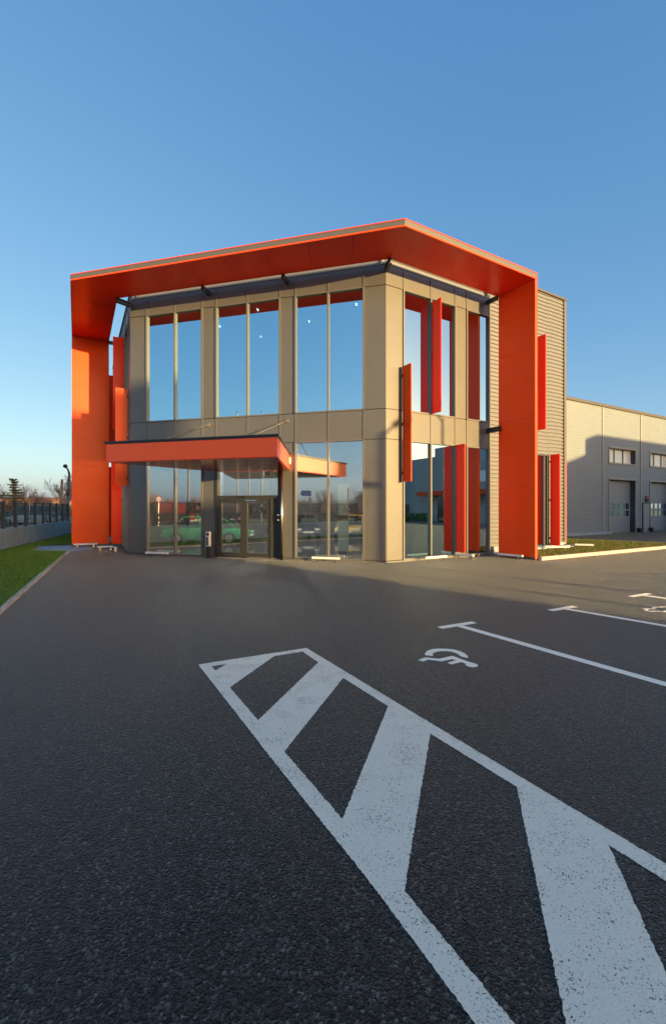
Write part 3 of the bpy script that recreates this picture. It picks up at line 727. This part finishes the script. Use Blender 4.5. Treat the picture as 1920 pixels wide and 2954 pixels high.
# ------------------------------------------------------------------ linear floodlights on the ground
def flood(loc, ang, label, L=0.95):
    c = Vector(loc); F = Fr(c, ang, (math.sin(R_(ang+90)), math.cos(R_(ang+90))))
    root = thing('linear_floodlight', tuple(c), label, 'floodlight', 'white linear floodlights lying along the facade')
    b = MB().box(F, -L/2, L/2, -0.045, 0.045, 0.10, 0.17).build('housing', M['white'], root, bevel=0.008)
    MB().box(F, -L/2+0.03, L/2-0.03, -0.03, 0.03, 0.1705, 0.174).build('lens', M['lampglass'], b)
    for s_ in (-1, 1):
        MB().box(F, s_*L*0.34-0.022, s_*L*0.34+0.022, -0.03, 0.03, 0.012, 0.10).box(F, s_*L*0.34-0.05, s_*L*0.34+0.05, -0.05, 0.05, 0.0, 0.012).build('foot', M['steel'], root)
    return root
flood(FL.p(8.35, 0.33, 0), 105, 'white linear floodlight under the window left of the entrance')
flood((-0.24, 14.6, 0), 105, 'white linear floodlight under the tall window right of the entrance')
flood(FR.p(1.75, 0.45, 0), 60, 'white linear floodlight below the middle pair of windows right of the corner')
flood(FR.p(3.1, 0.42, 0), 135, 'short white floodlight at the foot of the low red fin', 0.7)
flood(FR.p(4.45, 1.25, 0), 142, 'white linear floodlight along the left face of the right orange pier')
flood(FR.p(5.15, 1.35, 0.10), 150, 'white linear floodlight just right of the right orange pier', 0.7)
flood(FR.p(7.9, 0.75, 0.10), 95, 'white linear floodlight on grass before the dark glazed opening')
flood(FR.p(9.75, 0.75, 0.10), 110, 'white linear floodlight on grass at the corner of the corrugated wall', 0.7)
flood(FW.p(4.55, 1.45, 0), 60, 'white linear floodlight at the foot of the left orange pier')
flood(FW.p(2.6, 0.75, 0), 60, 'white linear floodlight at the foot of the left fins', 0.6)
flood(FW.p(1.9, 0.42, 0), -30, 'small white floodlight nearest the left glazed corner', 0.5)
flood(FW.p(6.2, 0.95, 0), 0, 'white floodlight in the gap behind the left orange pier', 0.8)

# intercom stand
F = Fr(FL.p(6.28, 0.26, 0), 105, (-s15, -c15))
ic = thing('intercom_stand', tuple(F.p(0, 0, 0)), 'slim steel and white intercom stand left of the glass doors', 'intercom')
MB().box(F, -0.06, 0.06, -0.04, 0.04, 0.02, 0.42).box(F, -0.10, 0.10, -0.07, 0.07, 0, 0.02).build('post', M['doorgrey'], ic)
ih = MB().box(F, -0.075, 0.075, -0.05, 0.06, 0.42, 0.94).build('housing', M['white'], ic, bevel=0.01)
MB().box(F, -0.05, 0.05, 0.06, 0.064, 0.80, 0.90).build('screen', M['black'], ih)
MB().box(F, -0.05, 0.02, 0.06, 0.066, 0.45, 0.76).build('front_plate', M['doorgrey'], ih)
# small white marker behind the path
wb = MB().box(XY, -12.28, -12.08, 20.9, 21.1, 0.0, 0.22); tag(wb.build('marker_block', M['white'], bevel=0.01), 'small white block at the end of the short path', 'block')

# ------------------------------------------------------------------ fence
fr_root = thing('ornamental_fence', (fence_pts[1][0], fence_pts[1][1], 0), 'dark metal fence of round-hole panels and bars on the concrete wall', 'fence')
cwall = MB()
for a, b in zip(fence_pts[:-1], fence_pts[1:]):
    a = Vector((*a, 0)); b = Vector((*b, 0)); u = (b-a).normalized(); q = Vector((-u.y, u.x, 0))
    n = max(1, round((b-a).length/2.6))
    for k in range(n):
        p0 = a.lerp(b, k/n)+u*0.006; p1 = a.lerp(b, (k+1)/n)-u*0.006
        cwall.hexa([p0-q*.12, p1-q*.12, p1+q*.12, p0+q*.12, p0-q*.12+Vector((0, 0, .86)), p1-q*.12+Vector((0, 0, .86)), p1+q*.12+Vector((0, 0, .86)), p0+q*.12+Vector((0, 0, .86))])
# short return towards the back
e0 = Vector((-18.5, 31.0, 0)); e1 = Vector((-14.5, 33.6, 0)); wallseg(cwall, e0, e1, 0.24, 0, 0.62)
tag(cwall.build('concrete_wall', M['conc'], bevel=0.01), 'low grey board-marked concrete wall under the dark fence', 'wall')
rf = random.Random(11)
bay_i = 0; nparts = 0
for si, (a, b) in enumerate(zip(fence_pts[:-1], fence_pts[1:])):
    a = Vector((*a, 0)); b = Vector((*b, 0)); u = (b-a).normalized(); q = Vector((-u.y, u.x, 0))
    n = max(1, round((b-a).length/1.58)); L = (b-a).length/n
    if si >= 5: n = n  # far behind the camera: only seen mirrored in the glass
    for k in range(n):
        p0 = a+u*(L*k)
        fn = lambda x, z, d, p0=p0: p0 + u*x + q*d + Vector((0, 0, z))
        pb = MB()
        pb.hexa([fn(-.095, .80, -.05), fn(.095, .80, -.05), fn(.095, .80, .05), fn(-.095, .80, .05), fn(-.095, 2.08, -.05), fn(.095, 2.08, -.05), fn(.095, 2.08, .05), fn(-.095, 2.08, .05)])
        pb.build('post', M['fence'], fr_root)
        up = bay_i % 2 == 0; bay_i += 1
        zp = (1.50, 2.05) if up else (0.92, 1.47); zb = (0.92, 1.47) if up else (1.50, 2.05)
        x0, x1 = 0.10, L-0.10
        half = si < 2 and (k % 3 != 0 or si == 0)     # the stretch beside the lawn has narrow plates, bars fill the rest of the bay
        xa, x1f, xf = x0, x1, x0
        if half: x0 = x1-(x1-x0)*0.52
        hl = []
        tries = 0
        while len(hl) < (8 if half else 13) and tries < 220:
            tries += 1
            r = rf.choice([0.03, 0.045, 0.06, 0.10, 0.13]); cx = rf.uniform(x0+r+0.03, x1-r-0.03); cz = rf.uniform(zp[0]+r+0.03, zp[1]-r-0.03)
            if all((cx-h[0])**2+(cz-h[1])**2 > (r+h[2]+0.025)**2 for h in hl): hl.append((cx, cz, r))
        pm = MB(); pm.plate(fn, [(x0, zp[0]), (x1, zp[0]), (x1, zp[1]), (x0, zp[1])],
                 [[(h[0]+h[2]*math.cos(2*math.pi*j/12), h[1]+h[2]*math.sin(2*math.pi*j/12)) for j in range(12)] for h in hl], 0.006)
        pm.build('perforated_panel', M['fence'], fr_root)
        bm_ = MB(); x0, x1 = xf, x1f
        for z in (zb[0]+0.02, zb[1]-0.02):
            bm_.hexa([fn(x0, z-.015, -.012), fn(x1, z-.015, -.012), fn(x1, z-.015, .012), fn(x0, z-.015, .012), fn(x0, z+.015, -.012), fn(x1, z+.015, -.012), fn(x1, z+.015, .012), fn(x0, z+.015, .012)])
        nb = 11
        for j in range(nb):
            x = x0+(x1-x0)*(j+0.5)/nb; bm_.tube(fn(x, zb[0]+.03, 0), fn(x, zb[1]-.03, 0), 0.008, n=4, cap=False)
        if half:
            for j in range(6):
                x = x0+(x1-x0)*0.46*(j+0.5)/6; bm_.tube(fn(x, zp[0], 0), fn(x, zp[1], 0), 0.008, n=4, cap=False)
            for z in (zp[0]+.02, zp[1]-.02): bm_.tube(fn(x0, z, 0), fn(x0+(x1-x0)*.48, z, 0), .012, n=4)
        bm_.build('bar_panel', M['fence'], fr_root)
tag(MB().tube((-18.3, 31.3, 0), (-18.3, 31.3, 2.35), 0.07, n=10).tube((-18.3, 31.3, 2.35), (-18.3, 31.3, 2.40), 0.085, n=10).build('green_post', M['green_post'], smooth=False), 'green steel post at the far end of the dark fence', 'post')

# curved street lamp behind the fence end
lp = thing('street_lamp', (-19.2, 32.0, 0), 'brown curved street lamp beside the left orange pier', 'street lamp')
pm = MB(); pts = [(-19.0, 32, 0), (-19.1, 32, 1.2), (-19.13, 32, 2.6), (-19.06, 32, 3.7), (-19.0, 32, 4.2), (-19.03, 31.9, 4.5), (-19.12, 31.8, 4.7)]
for i, (a, b) in enumerate(zip(pts, pts[1:])): pm.tube(a, b, 0.13-0.013*i, 0.13-0.013*(i+1), n=10)
pm.build('pole', M['lamp_post'], lp, smooth=True)
import bmesh
def ball(c, r, sc=(1, 1, 1), n=12):
    mb = MB(); rings = []
    for i in range(n//2+1):
        th = math.pi*i/(n//2); ring = []
        for j in range(n):
            ph = 2*math.pi*j/n; ring.append(len(mb.v)); mb.v.append(Vector((c[0]+r*sc[0]*math.sin(th)*math.cos(ph), c[1]+r*sc[1]*math.sin(th)*math.sin(ph), c[2]+r*sc[2]*math.cos(th))))
        rings.append(ring)
    for a, b in zip(rings, rings[1:]):
        for j in range(n): mb.f.append((a[j], b[j], b[(j+1) % n], a[(j+1) % n]))
    return mb
ball((-19.14, 31.75, 4.76), 0.15, (1, 1, 0.95)).build('lamp_head', M['black'], lp, smooth=True)

# ------------------------------------------------------------------ trees
def bare_tree(seed, h, spread=0.6, depth=6, r0=None, m='bark', twig=0.010):
    rnd = random.Random(seed); tr = MB(); cr = MB()
    def grow(p, d, ln, r, lv):
        steps = 3; q = p; dd = d
        for s in range(steps):
            nd = (dd + Vector((rnd.gauss(0, .12), rnd.gauss(0, .12), rnd.gauss(0.03, .06)))).normalized()
            nq = q + nd*(ln/steps); r1 = max(twig*0.6, r*(1-0.12*(s+1)))
            (tr if lv <= 1 else cr).tube(q, nq, max(r*(1-0.12*s), twig*0.6), r1, n=6 if lv < 2 else 3, cap=False)
            q, dd = nq, nd
            if lv >= 1 and lv < depth and s < 2 and rnd.random() < 0.75: branch(q, dd, ln*0.6, r1*0.6, lv+1)
        if lv < depth:
            for k in range(rnd.choice((2, 3)) if lv else 4): branch(q, dd, ln*rnd.uniform(0.62, 0.82), r1*0.68, lv+1)
    def branch(q, dd, ln, r, lv):
        ax = dd.orthogonal().normalized(); ax.rotate(__import__('mathutils').Quaternion(dd, rnd.uniform(0, 6.283)))
        nd = (dd + ax*rnd.uniform(0.35, 0.35+spread)).normalized(); nd.z = max(nd.z, -0.1)
        grow(q, nd.normalized(), ln, max(r, twig), lv)
    grow(Vector((0, 0, 0)), Vector((0, 0, 1)), h*0.27, r0 or h*0.022, 0)
    return tr, cr
TREES = {}
def place_tree(kind, x, y, sc, rz, label, group='bare trees beyond the fence'):
    if kind not in TREES:
        if kind == 'a': tr, cr = bare_tree(5, 8, 0.55, 6)
        elif kind == 'b': tr, cr = bare_tree(21, 8, 0.75, 6, m='bark')
        elif kind == 'c': tr, cr = bare_tree(33, 8, 0.4, 5, twig=0.014)
        r = thing('bare_tree', (0, 0, 0), label, 'tree', group)
        tr.build('trunk', M['bark_pale' if kind == 'c' else 'bark'], r); cr.build('crown', M['bark'], r)
        r.location = (x, y, -0.03); r.scale = (sc,)*3; r.rotation_euler = (0, 0, rz); TREES[kind] = r
    else:
        r = copy_tree(TREES[kind], (x, y, -0.03), rz, label); r.scale = (sc,)*3
    return r
def kx(px): return (px-960)/1280
def reflL(px, Yv):
    v = Vector((kx(px)*Yv, Yv, 0)); d = (v-C_).dot(FL.n); return v-FL.n*2*d
vis = [('a', 12, 62, 0.80, 'bare tree left of the conifer at the picture edge'), ('a', 80, 72, 0.80, 'bushy bare tree right of the conifer'), ('b', 100, 78, 0.72, 'low wide bare tree in the middle beyond the fence'),
       ('a', 122, 90, 0.62, 'small bare tree between the middle tree and the pruned one'), ('b', 150, 95, 0.62, 'small distant bare tree left of the pruned one'), ('c', 172, 52, 0.78, 'tall thin bare tree beside the street lamp'), ('b', 188, 60, 1.0, 'tall bare tree half hidden by the left orange pier'),
       ('b', 60, 110, 0.7, 'distant bare tree behind the conifer')]
for i, (k, px, Y, s_, lb) in enumerate(vis): place_tree(k, kx(px)*Y, Y, s_, i*1.7, lb)
ref = [('a', 452, 62, 0.95), ('b', 480, 66, 0.85), ('a', 500, 75, 0.8), ('b', 572, 60, 0.85), ('a', 590, 70, 0.8), ('b', 690, 66, 0.95), ('b', 880, 75, 0.8), ('a', 925, 60, 1.0), ('b', 975, 80, 0.6), ('a', 1030, 52, 0.95), ('b', 1050, 48, 1.0), ('a', 860, 90, 0.9)]
RL = ['leftmost mirrored bare tree, at the left edge of the first lower pane', 'bushy bare tree mirrored beside the round sign', 'bare tree mirrored right of the round sign', 'bare tree mirrored just right of the tall utility pole', 'bare tree mirrored at the right end of the left shop window',
      'bare tree mirrored in the glass over the entrance doors', 'bare tree mirrored beside the blue arrow sign', 'bare tree mirrored between the arrow sign and the pale column', 'small bare tree mirrored left of the short dark pole', 'bare tree mirrored right of the short dark pole', 'rightmost mirrored bare tree, at the edge of the last lower pane', 'distant bare tree mirrored behind the warning triangle']
for i, (k, px, Y, s_) in enumerate(ref):
    p = reflL(px, Y); r = place_tree(k, p.x, p.y, s_*0.62, i*2.3, RL[i]); r['group'] = 'bare trees mirrored in the glass'
# pruned stump with two upright limbs
st_ = thing('pruned_tree', (kx(176)*48, 48, 0), 'pruned tree with two bare upright limbs behind the fence', 'tree')
bx_ = kx(176)*48
MB().tube((bx_, 48, -0.03), (bx_-0.05, 48, 2.2), 0.26, 0.22, n=8).build('trunk', M['bark_pale'], st_)
MB().tube((bx_-0.05, 48, 2.1), (bx_+0.12, 48, 4.85), 0.16, 0.12, n=7).tube((bx_-0.02, 48, 2.2), (bx_+0.75, 48.2, 4.1), 0.12, 0.07, n=7).build('limb', M['bark_pale'], st_)
# conifer
cx, cy = kx(40)*50, 50
cf = thing('conifer', (cx, cy, 0), 'ragged dark green conifer beyond the fence on the left', 'tree')
MB().tube((cx, cy, -0.03), (cx, cy, 4.9), 0.16, 0.03, n=8).build('trunk', M['bark'], cf)
nd = MB(); rc_ = random.Random(9)
for lv in range(13):
    z = 1.25+lv*0.30; rad = 2.0*(1-lv/14)**0.9*rc_.uniform(0.8, 1.15)
    for k in range(9):
        an = rc_.uniform(0, 6.283); L = rad*rc_.uniform(0.55, 1.1)
        dx, dy = math.cos(an), math.sin(an)
        for j in range(26):
            f = rc_.uniform(0.15, 1); px, py, pz = cx+dx*L*f, cy+dy*L*f, z+0.12*f+rc_.gauss(0, .05)
            for _ in range(3):
                a2 = rc_.uniform(0, 6.283); l2 = rc_.uniform(.08, .18)
                e = Vector((px+math.cos(a2)*l2+dx*.06, py+math.sin(a2)*l2, pz+rc_.uniform(-.02, .10)))
                nd.tri((px, py, pz-.02), (px, py, pz+.02), e); nd.tri((px-.02, py, pz), (px+.02, py, pz), e)
nd.build('crown', M['needles'], cf)
# far hedge / houses strip on the horizon
hs = random.Random(4)
def house(x, y, w_, d_, h_, rh, rz, label):
    r = thing('house', (0, 0, 0), label, 'house', 'low houses on the horizon')
    MB().box(XY, -w_/2, w_/2, -d_/2, d_/2, -0.03, h_).build('wall', M['plaster'], r)
    ro = MB(); e = .3
    ro.hexa([(-w_/2-e, -d_/2-e, h_), (w_/2+e, -d_/2-e, h_), (w_/2+e, d_/2+e, h_), (-w_/2-e, d_/2+e, h_), (-w_/2-e, -.05, h_+rh), (w_/2+e, -.05, h_+rh), (w_/2+e, .05, h_+rh), (-w_/2-e, .05, h_+rh)])
    ro.build('roof', M['tile'], r)
    for k in range(3):
        xx = -w_/2+w_*(k+.5)/3
        MB().box(XY, xx-.5, xx+.5, -d_/2-.05, -d_/2+.02, 1.0, 2.2).build('window', M['carglass'], r)
    r.location = (x, y, 0); r.rotation_euler = (0, 0, rz)
for px, Y, w_, h_, rz, lb in ((5, 150, 22, 3.2, .2, 'low house at the left picture edge on the horizon'), (60, 165, 18, 3.6, -.1, 'low pinkish house on the horizon behind the conifer'), (115, 150, 24, 3.0, .1, 'long low house on the horizon in mid-gap'), (165, 160, 16, 3.5, 0, 'low house on the horizon near the street lamp')):
    house(kx(px)*Y, Y, w_, 8, h_, 1.9, rz, lb)
# far scrub band that reads as one mass
sb_ = MB()
for i in range(5200):
    Y = hs.uniform(95, 140); k = hs.uniform(-0.80, -0.57); x = k*Y; h = hs.uniform(1.2, 3.8)
    for _ in range(3):
        sb_.tri((x-.03, Y, 0), (x+.03, Y, 0), (x+hs.gauss(0, .9), Y+hs.gauss(0, .5), h))
o = sb_.build('far_scrub', M['bark_pale']); o['kind'] = 'stuff'
sb_ = MB()
for i in range(5000):
    px = hs.uniform(400, 1090); Yv = hs.uniform(75, 110); p = reflL(px, Yv); h = hs.uniform(1.0, 3.6)
    for _ in range(3): sb_.tri((p.x-.04, p.y, 0), (p.x+.04, p.y, 0), (p.x+hs.gauss(0, 1), p.y+hs.gauss(0, 1), h))
o = sb_.build('roadside_scrub', M['bark_pale']); o['kind'] = 'stuff'

# ------------------------------------------------------------------ cars
def car(name, x, y, z, rz, paintm, label, L=4.1, W=1.62, H=1.32, van=False, group=None):
    r = thing(name, (0, 0, 0), label, 'van' if van else 'car', group)
    F = XY; hw = W/2
    zb = 0.26; belt = 0.80 if not van else 1.05
    # body stations: x, bottom, top(belt line), half width
    S = [(-L/2, .42, .62, .86), (-L/2+.06, .32, .70, .96), (-L/2+.5, zb, belt-.02, 1), (-.5, zb, belt, 1), (.55, zb, belt-.02, 1), (L/2-.6, zb, belt-.10, .98), (L/2-.1, .30, belt-.17, .92), (L/2, .40, .56, .84)]
    b = MB(); rings = []
    for sx, lo, hi, wf in S:
        w0 = hw*wf; ring = [(sx, -w0, lo), (sx, -w0*1.0, (lo+hi)/2), (sx, -w0*.95, hi), (sx, w0*.95, hi), (sx, w0, (lo+hi)/2), (sx, w0, lo)]
        rings.append([len(b.v)+i for i in range(6)]); b.v += [Vector(p) for p in ring]
    for a, c in zip(rings, rings[1:]):
        for j in range(6): b.f.append((a[j], a[(j+1) % 6], c[(j+1) % 6], c[j]))
    b.f.append(tuple(reversed(rings[0]))); b.f.append(tuple(rings[-1]))
    # roof with pillars
    if van: G = [(-L/2+.15, belt), (-L/2+.25, H), (L/2-1.5, H), (L/2-.7, belt)]
    else: G = [(-L/2+.45, belt), (-L/2+1.0, H), (.35, H), (1.05, belt-.03)]
    for s_ in (-1, 1):
        for (xa, za), (xb, zb2) in ((G[0], G[1]), (G[3], G[2]), ((-.15, belt), (-.15, H))):
            b.tube((xa, s_*hw*.93, za), (xb, s_*hw*.80, zb2), .035, n=6)
    b.hexa([(G[1][0], -hw*.82, H-.04), (G[2][0], -hw*.82, H-.04), (G[2][0], hw*.82, H-.04), (G[1][0], hw*.82, H-.04), (G[1][0]+.1, -hw*.72, H), (G[2][0]-.1, -hw*.72, H), (G[2][0]-.1, hw*.72, H), (G[1][0]+.1, hw*.72, H)])
    b.build('body', M[paintm], r, bevel=0.02)
    g = MB(); g.hexa([(G[0][0]+.04, -hw*.90, belt-.03), (G[3][0]-.04, -hw*.90, belt-.03), (G[3][0]-.04, hw*.90, belt-.03), (G[0][0]+.04, hw*.90, belt-.03),
                     (G[1][0]+.03, -hw*.78, H-.045), (G[2][0]-.03, -hw*.78, H-.045), (G[2][0]-.03, hw*.78, H-.045), (G[1][0]+.03, hw*.78, H-.045)])
    g.build('windows', M['carglass'], r)
    for sx in (-L/2+.78, L/2-.75):
        for s_ in (-1, 1):
            wh_ = MB().tube((sx, s_*(hw-.16), .30), (sx, s_*(hw+.01), .30), .30, n=18).build('wheel', M['tyre'], r)
            MB().tube((sx, s_*(hw+.01), .30), (sx, s_*(hw+.025), .30), .18, .15, n=14).build('rim', M['rim'], wh_)
    for s_ in (-1, 1):
        MB().box(XY, L/2-.03, L/2+.02, s_*hw*.62-.14, s_*hw*.62+.14, .50, .62).build('headlight', M['lampglass'], r)
        MB().box(XY, -L/2-.02, -L/2+.03, s_*hw*.62-.16, s_*hw*.62+.16, .50, .62).build('tail_light', M['redlens'], r)
    MB().box(XY, L/2-.02, L/2+.09, -hw*.9, hw*.9, .36, .46).box(XY, -L/2-.09, -L/2+.02, -hw*.9, hw*.9, .36, .46).build('bumper', M['rim'], r)
    MB().box(XY, L/2+.09, L/2+.10, -.26, .26, .36, .47).build('number_plate', M['white'], r)
    r.location = (x, y, z); r.rotation_euler = (0, 0, rz)
    return r
car('parked_car', kx(600)*21.6, 21.7, 0.05, R_(-6), 'green', 'green old saloon inside the showroom behind the glass doors')
car('parked_car', kx(1016)*26, 26.5, 0.05, R_(-100), 'sun_yellow', 'car facing out deep inside the showroom, sunlight painted into its colour')
car('parked_car', kx(868)*26, 26.0, 0.05, R_(-75), 'navy', 'dark car deep inside the showroom left of the pale column')
pc = FL.p(1.95, -2.2, 0.05); Fc = Fr(pc, -75, (-s15, -c15))
o = thing('display_column', tuple(pc), 'pale green display column standing inside the showroom window', 'display')
MB().box(Fc, -0.19, 0.19, -0.1, 0.1, 0.08, 1.25).build('lower_panel', M['mint'], o); MB().box(Fc, -0.19, 0.19, -0.1, 0.1, 1.45, 2.65).build('upper_panel', M['mint'], o)
MB().box(Fc, -0.15, 0.15, -0.08, 0.08, 0.0, 2.6).build('frame', M['darksteel'], o)
# traffic beyond the fence
car('delivery_van', kx(76)*45, 46, 0, R_(182), 'silver', 'pale grey van on the road beyond the fence', L=5.2, W=1.9, H=2.0, van=True)
car('parked_car', kx(10)*50, 50, 0, R_(180), 'navy', 'dark car on the road at the left picture edge')
car('parked_car', kx(128)*56, 50.5, 0, R_(180), 'silver', 'pale car on the road beyond the fence near the middle')

# ------------------------------------------------------------------ things seen mirrored in the glass, behind the camera
for i, (px, Yv) in enumerate(((450, 50), (520, 60))):
    p = reflL(px, Yv); c = thing('shipping_container', (0, 0, 0), ('nearer red ribbed container mirrored beside the round sign', 'farther red ribbed container mirrored by the utility pole')[i], 'container', 'red containers across the road')
    mb = MB(); mb.box(XY, -3, 3, -1.2, 1.2, 0.15, 2.35)
    for k in range(24): mb.box(XY, -2.95+k*.25, -2.83+k*.25, -1.23, 1.23, .25, 2.3)
    mb.build('shell', M['container'], c); MB().box(XY, 3.0, 3.04, -1.1, 1.1, .25, 2.25).build('door', M['container'], c); c.location = (p.x, p.y, 0); c.rotation_euler = (0, 0, R_(30))
def sign(px, Yv, kind, z0, z1, wd):
    p = reflL(px, Yv); v = C_-p; ang = math.atan2(v.y, v.x)+math.pi/2
    lab = {'arrow': 'blue arrow direction sign behind the camera', 'tri': 'red-rimmed warning triangle behind the camera', 'round': 'round red-rimmed sign behind the camera'}[kind]
    r = thing('road_sign', (0, 0, 0), lab, 'road sign')
    MB().tube((0, 0.03, 0), (0, 0.03, z1-.05), .03, n=8).build('post', M['steel'], r)
    h = wd/2; fn = lambda a, b, d: Vector((a, d, b)); zc = (z0+z1)/2
    if kind == 'arrow':
        MB().plate(fn, [(-h, z0), (h-.15, z0), (h, zc), (h-.15, z1), (-h, z1)], [], -.01).build('plate', M['signblue'], r)
    elif kind == 'tri':
        pl_ = MB().plate(fn, [(-h, z0), (h, z0), (0, z1)], [], -.01).build('plate', M['signred'], r)
        MB().plate(lambda a, b, d: Vector((a, d-.012, b)), [(-h*.7, z0+.07), (h*.7, z0+.07), (0, z1-.13)], [], -.004).build('face', M['white'], pl_)
        MB().box(XY, -.025, .025, -.022, -.017, z0+.12, z0+.34).build('symbol', M['black'], pl_)
    else:
        rr = (z1-z0)/2; circ = [(rr*math.cos(2*math.pi*k/20), zc+rr*math.sin(2*math.pi*k/20)) for k in range(20)]
        pl_ = MB().plate(fn, circ, [], -.01).build('plate', M['signred'], r)
        MB().plate(lambda a, b, d: Vector((a, d-.012, b)), [(a*.72, zc+(b-zc)*.72) for a, b in circ], [], -.004).build('face', M['white'], pl_)
    r.location = (p.x, p.y, 0); r.rotation_euler = (0, 0, ang)
sign(881, 40, 'arrow', 2.83, 3.33, 1.0); sign(893, 37, 'tri', 2.22, 2.72, .5); sign(457, 36, 'round', 2.2, 2.75, .55)
for i, px in enumerate((684, 717, 753)):
    p = reflL(px, 36); f_ = thing('flagpole', (p.x, p.y, 0), ('left of three white flagpoles mirrored over the doors', 'middle one of three white flagpoles mirrored over the doors', 'right of three white flagpoles mirrored over the doors')[i], 'flagpole', 'row of three white flagpoles')
    MB().tube((p.x, p.y, 0), (p.x, p.y, 9.5), .06, .035, n=10).build('pole', M['white'], f_, smooth=True); ball((p.x, p.y, 9.55), .07).build('finial', M['steel'], f_)
for px, Yv, h in ((543, 42, 8.5), (1004, 44, 3.5)):
    p = reflL(px, Yv); tag(MB().tube((p.x, p.y, 0), (p.x, p.y, h), .09, .06, n=10).tube((p.x, p.y, h), (p.x, p.y, h+.15), .16, .1, n=10).build('utility_pole', M['lamp_post']), 'tall lit utility pole behind the camera' if h > 5 else 'short dark pole behind the camera', 'pole')

# lamp posts whose shadows cross the sunlit asphalt
def sq(q, s): return Vector((0.70711*(q+s), 0.70711*(q-s), 0))
p = sq(9.65, 5.5); r = thing('steel_bollard', tuple(p), 'dark round bollard on the asphalt to the right of the camera', 'bollard')
MB().tube(p, p+Vector((0, 0, 1.02)), .062, n=12).build('post', M['lamp_post'], r); MB().tube(p+Vector((0, 0, 1.02)), p+Vector((0, 0, 1.06)), .068, .05, n=12).build('cap', M['black'], r)
for q, s_, h, lb, fl in ((11.3, 13, 5.95, 'yard lamp with an extra low side arm behind the camera', 1), (13.75, 12, 6.5, 'taller yard lamp behind the camera', -1)):
    p = sq(q, s_); r = thing('yard_lamp', tuple(p), lb, 'street lamp', 'yard lamps behind the camera')
    MB().tube(p, p+Vector((0, 0, h)), .085, .06, n=10).build('pole', M['lamp_post'], r)
    d = Vector((0.7071, 0.7071, 0))*fl; a = p+Vector((0, 0, h-.1)); b = a+d*.35+Vector((0, 0, .3))
    MB().tube(a, b, .05, n=8).build('arm', M['lamp_post'], r)
    e = b+d*.35+Vector((0, 0, .22)); MB().tube(b, e, .13, .10, n=8).build('lamp_head', M['black'], r)
    if fl > 0:
        a = p+Vector((0, 0, h-1.75)); b = a-d*.9+Vector((0, 0, .28)); MB().tube(a, b, .09, .12, n=8).build('side_arm', M['lamp_post'], r)

# hall across the yard (mirrored in the right windows, shades the warehouse)
he = thing('grey_hall', tuple(FR.p(29.2, 25, 0)), 'grey clad hall across the yard, right of the camera', 'building')
hw_ = MB(); hw_.box(FR, 29.2, 60, 24.0, 29.1, 0, 9.0)
for z in (1.2, 2.4, 3.6, 4.8, 6.0, 7.2): hw_.box(FR, 29.17, 29.21, 24.1, 29.0, z, z+0.03)
hw_.build('wall', M['greyE'], he)
wl_ = MB(); wl_.box(FR, 29.25, 50, 29.12, 46, 0, 8.0)
for z in (1.4, 2.8, 4.2, 5.6): wl_.box(FR, 29.22, 29.26, 29.2, 46, z, z+0.03)
wl_.build('low_wing', M['greyE'], he); MB().box(FR, 29.3, 55, 8, 23.98, 0, 6.8).build('side_wing', M['greyE'], he)
MB().box(FR, 27.8, 29.17, 14, 30.9, 3.2, 3.72).build('door_canopy', M['orange'], he)
MB().box(FR, 29.12, 29.245, 24.5, 28.6, 0.05, 3.15).build('entrance', M['carglass'], he)
for n in (16, 20): MB().box(FR, 29.22, 29.31, n, n+2.4, 4.6, 5.8).build('window', M['frost'], he)
MB().box(FR, 29.14, 29.26, 34, 35.1, 0, 2.2).build('door', M['reveal'], he)
rb_ = random.Random(8); hg = MB()
for i in range(900):
    n = rb_.uniform(29.5, 44); t = rb_.uniform(27.9, 28.8); z = rb_.uniform(0.05, 1.0)
    for _ in range(3): hg.tri(FR.p(t, n, z), FR.p(t+rb_.gauss(0, .12), n+rb_.gauss(0, .12), z+rb_.gauss(0.05, .1)), FR.p(t+rb_.gauss(0, .12), n+rb_.gauss(0, .12), z+rb_.gauss(.05, .1)))
tag(hg.build('low_hedge', M['grass']), 'low green hedge along the grey hall wall', 'hedge')

# big hall behind the camera that throws the foreground into shade
ha = thing('long_hall', tuple(sq(0, 62)), 'long hall behind the camera that shades the foreground', 'building')
def sqbox(mb, q0, q1, s0, s1, z0, z1):
    mb.hexa([sq(q0, s0)+Vector((0, 0, z0)), sq(q1, s0)+Vector((0, 0, z0)), sq(q1, s1)+Vector((0, 0, z0)), sq(q0, s1)+Vector((0, 0, z0)),
             sq(q0, s0)+Vector((0, 0, z1)), sq(q1, s0)+Vector((0, 0, z1)), sq(q1, s1)+Vector((0, 0, z1)), sq(q0, s1)+Vector((0, 0, z1))])
hm_ = MB(); sqbox(hm_, -8, 7.6, 60, 82, 0, 12.3); hm_.build('wall', M['greyE'], ha)
an_ = MB(); sqbox(an_, 7.6, 8.6, 60, 76, 0, 7.7); an_.build('side_wing', M['greyE'], ha)
rr_ = MB(); sqbox(rr_, -8.2, 7.7, 59.8, 82.2, 12.31, 12.43); rr_.build('roof', M['roofcap'], ha)
for k in range(3):
    wv = MB(); sqbox(wv, -7+k*4.6, -4+k*4.6, 59.93, 59.99, 1, 4); wv.build('window', M['carglass'], ha)

for o in list(D.objects):
    if '_o' in o: del o['_o']
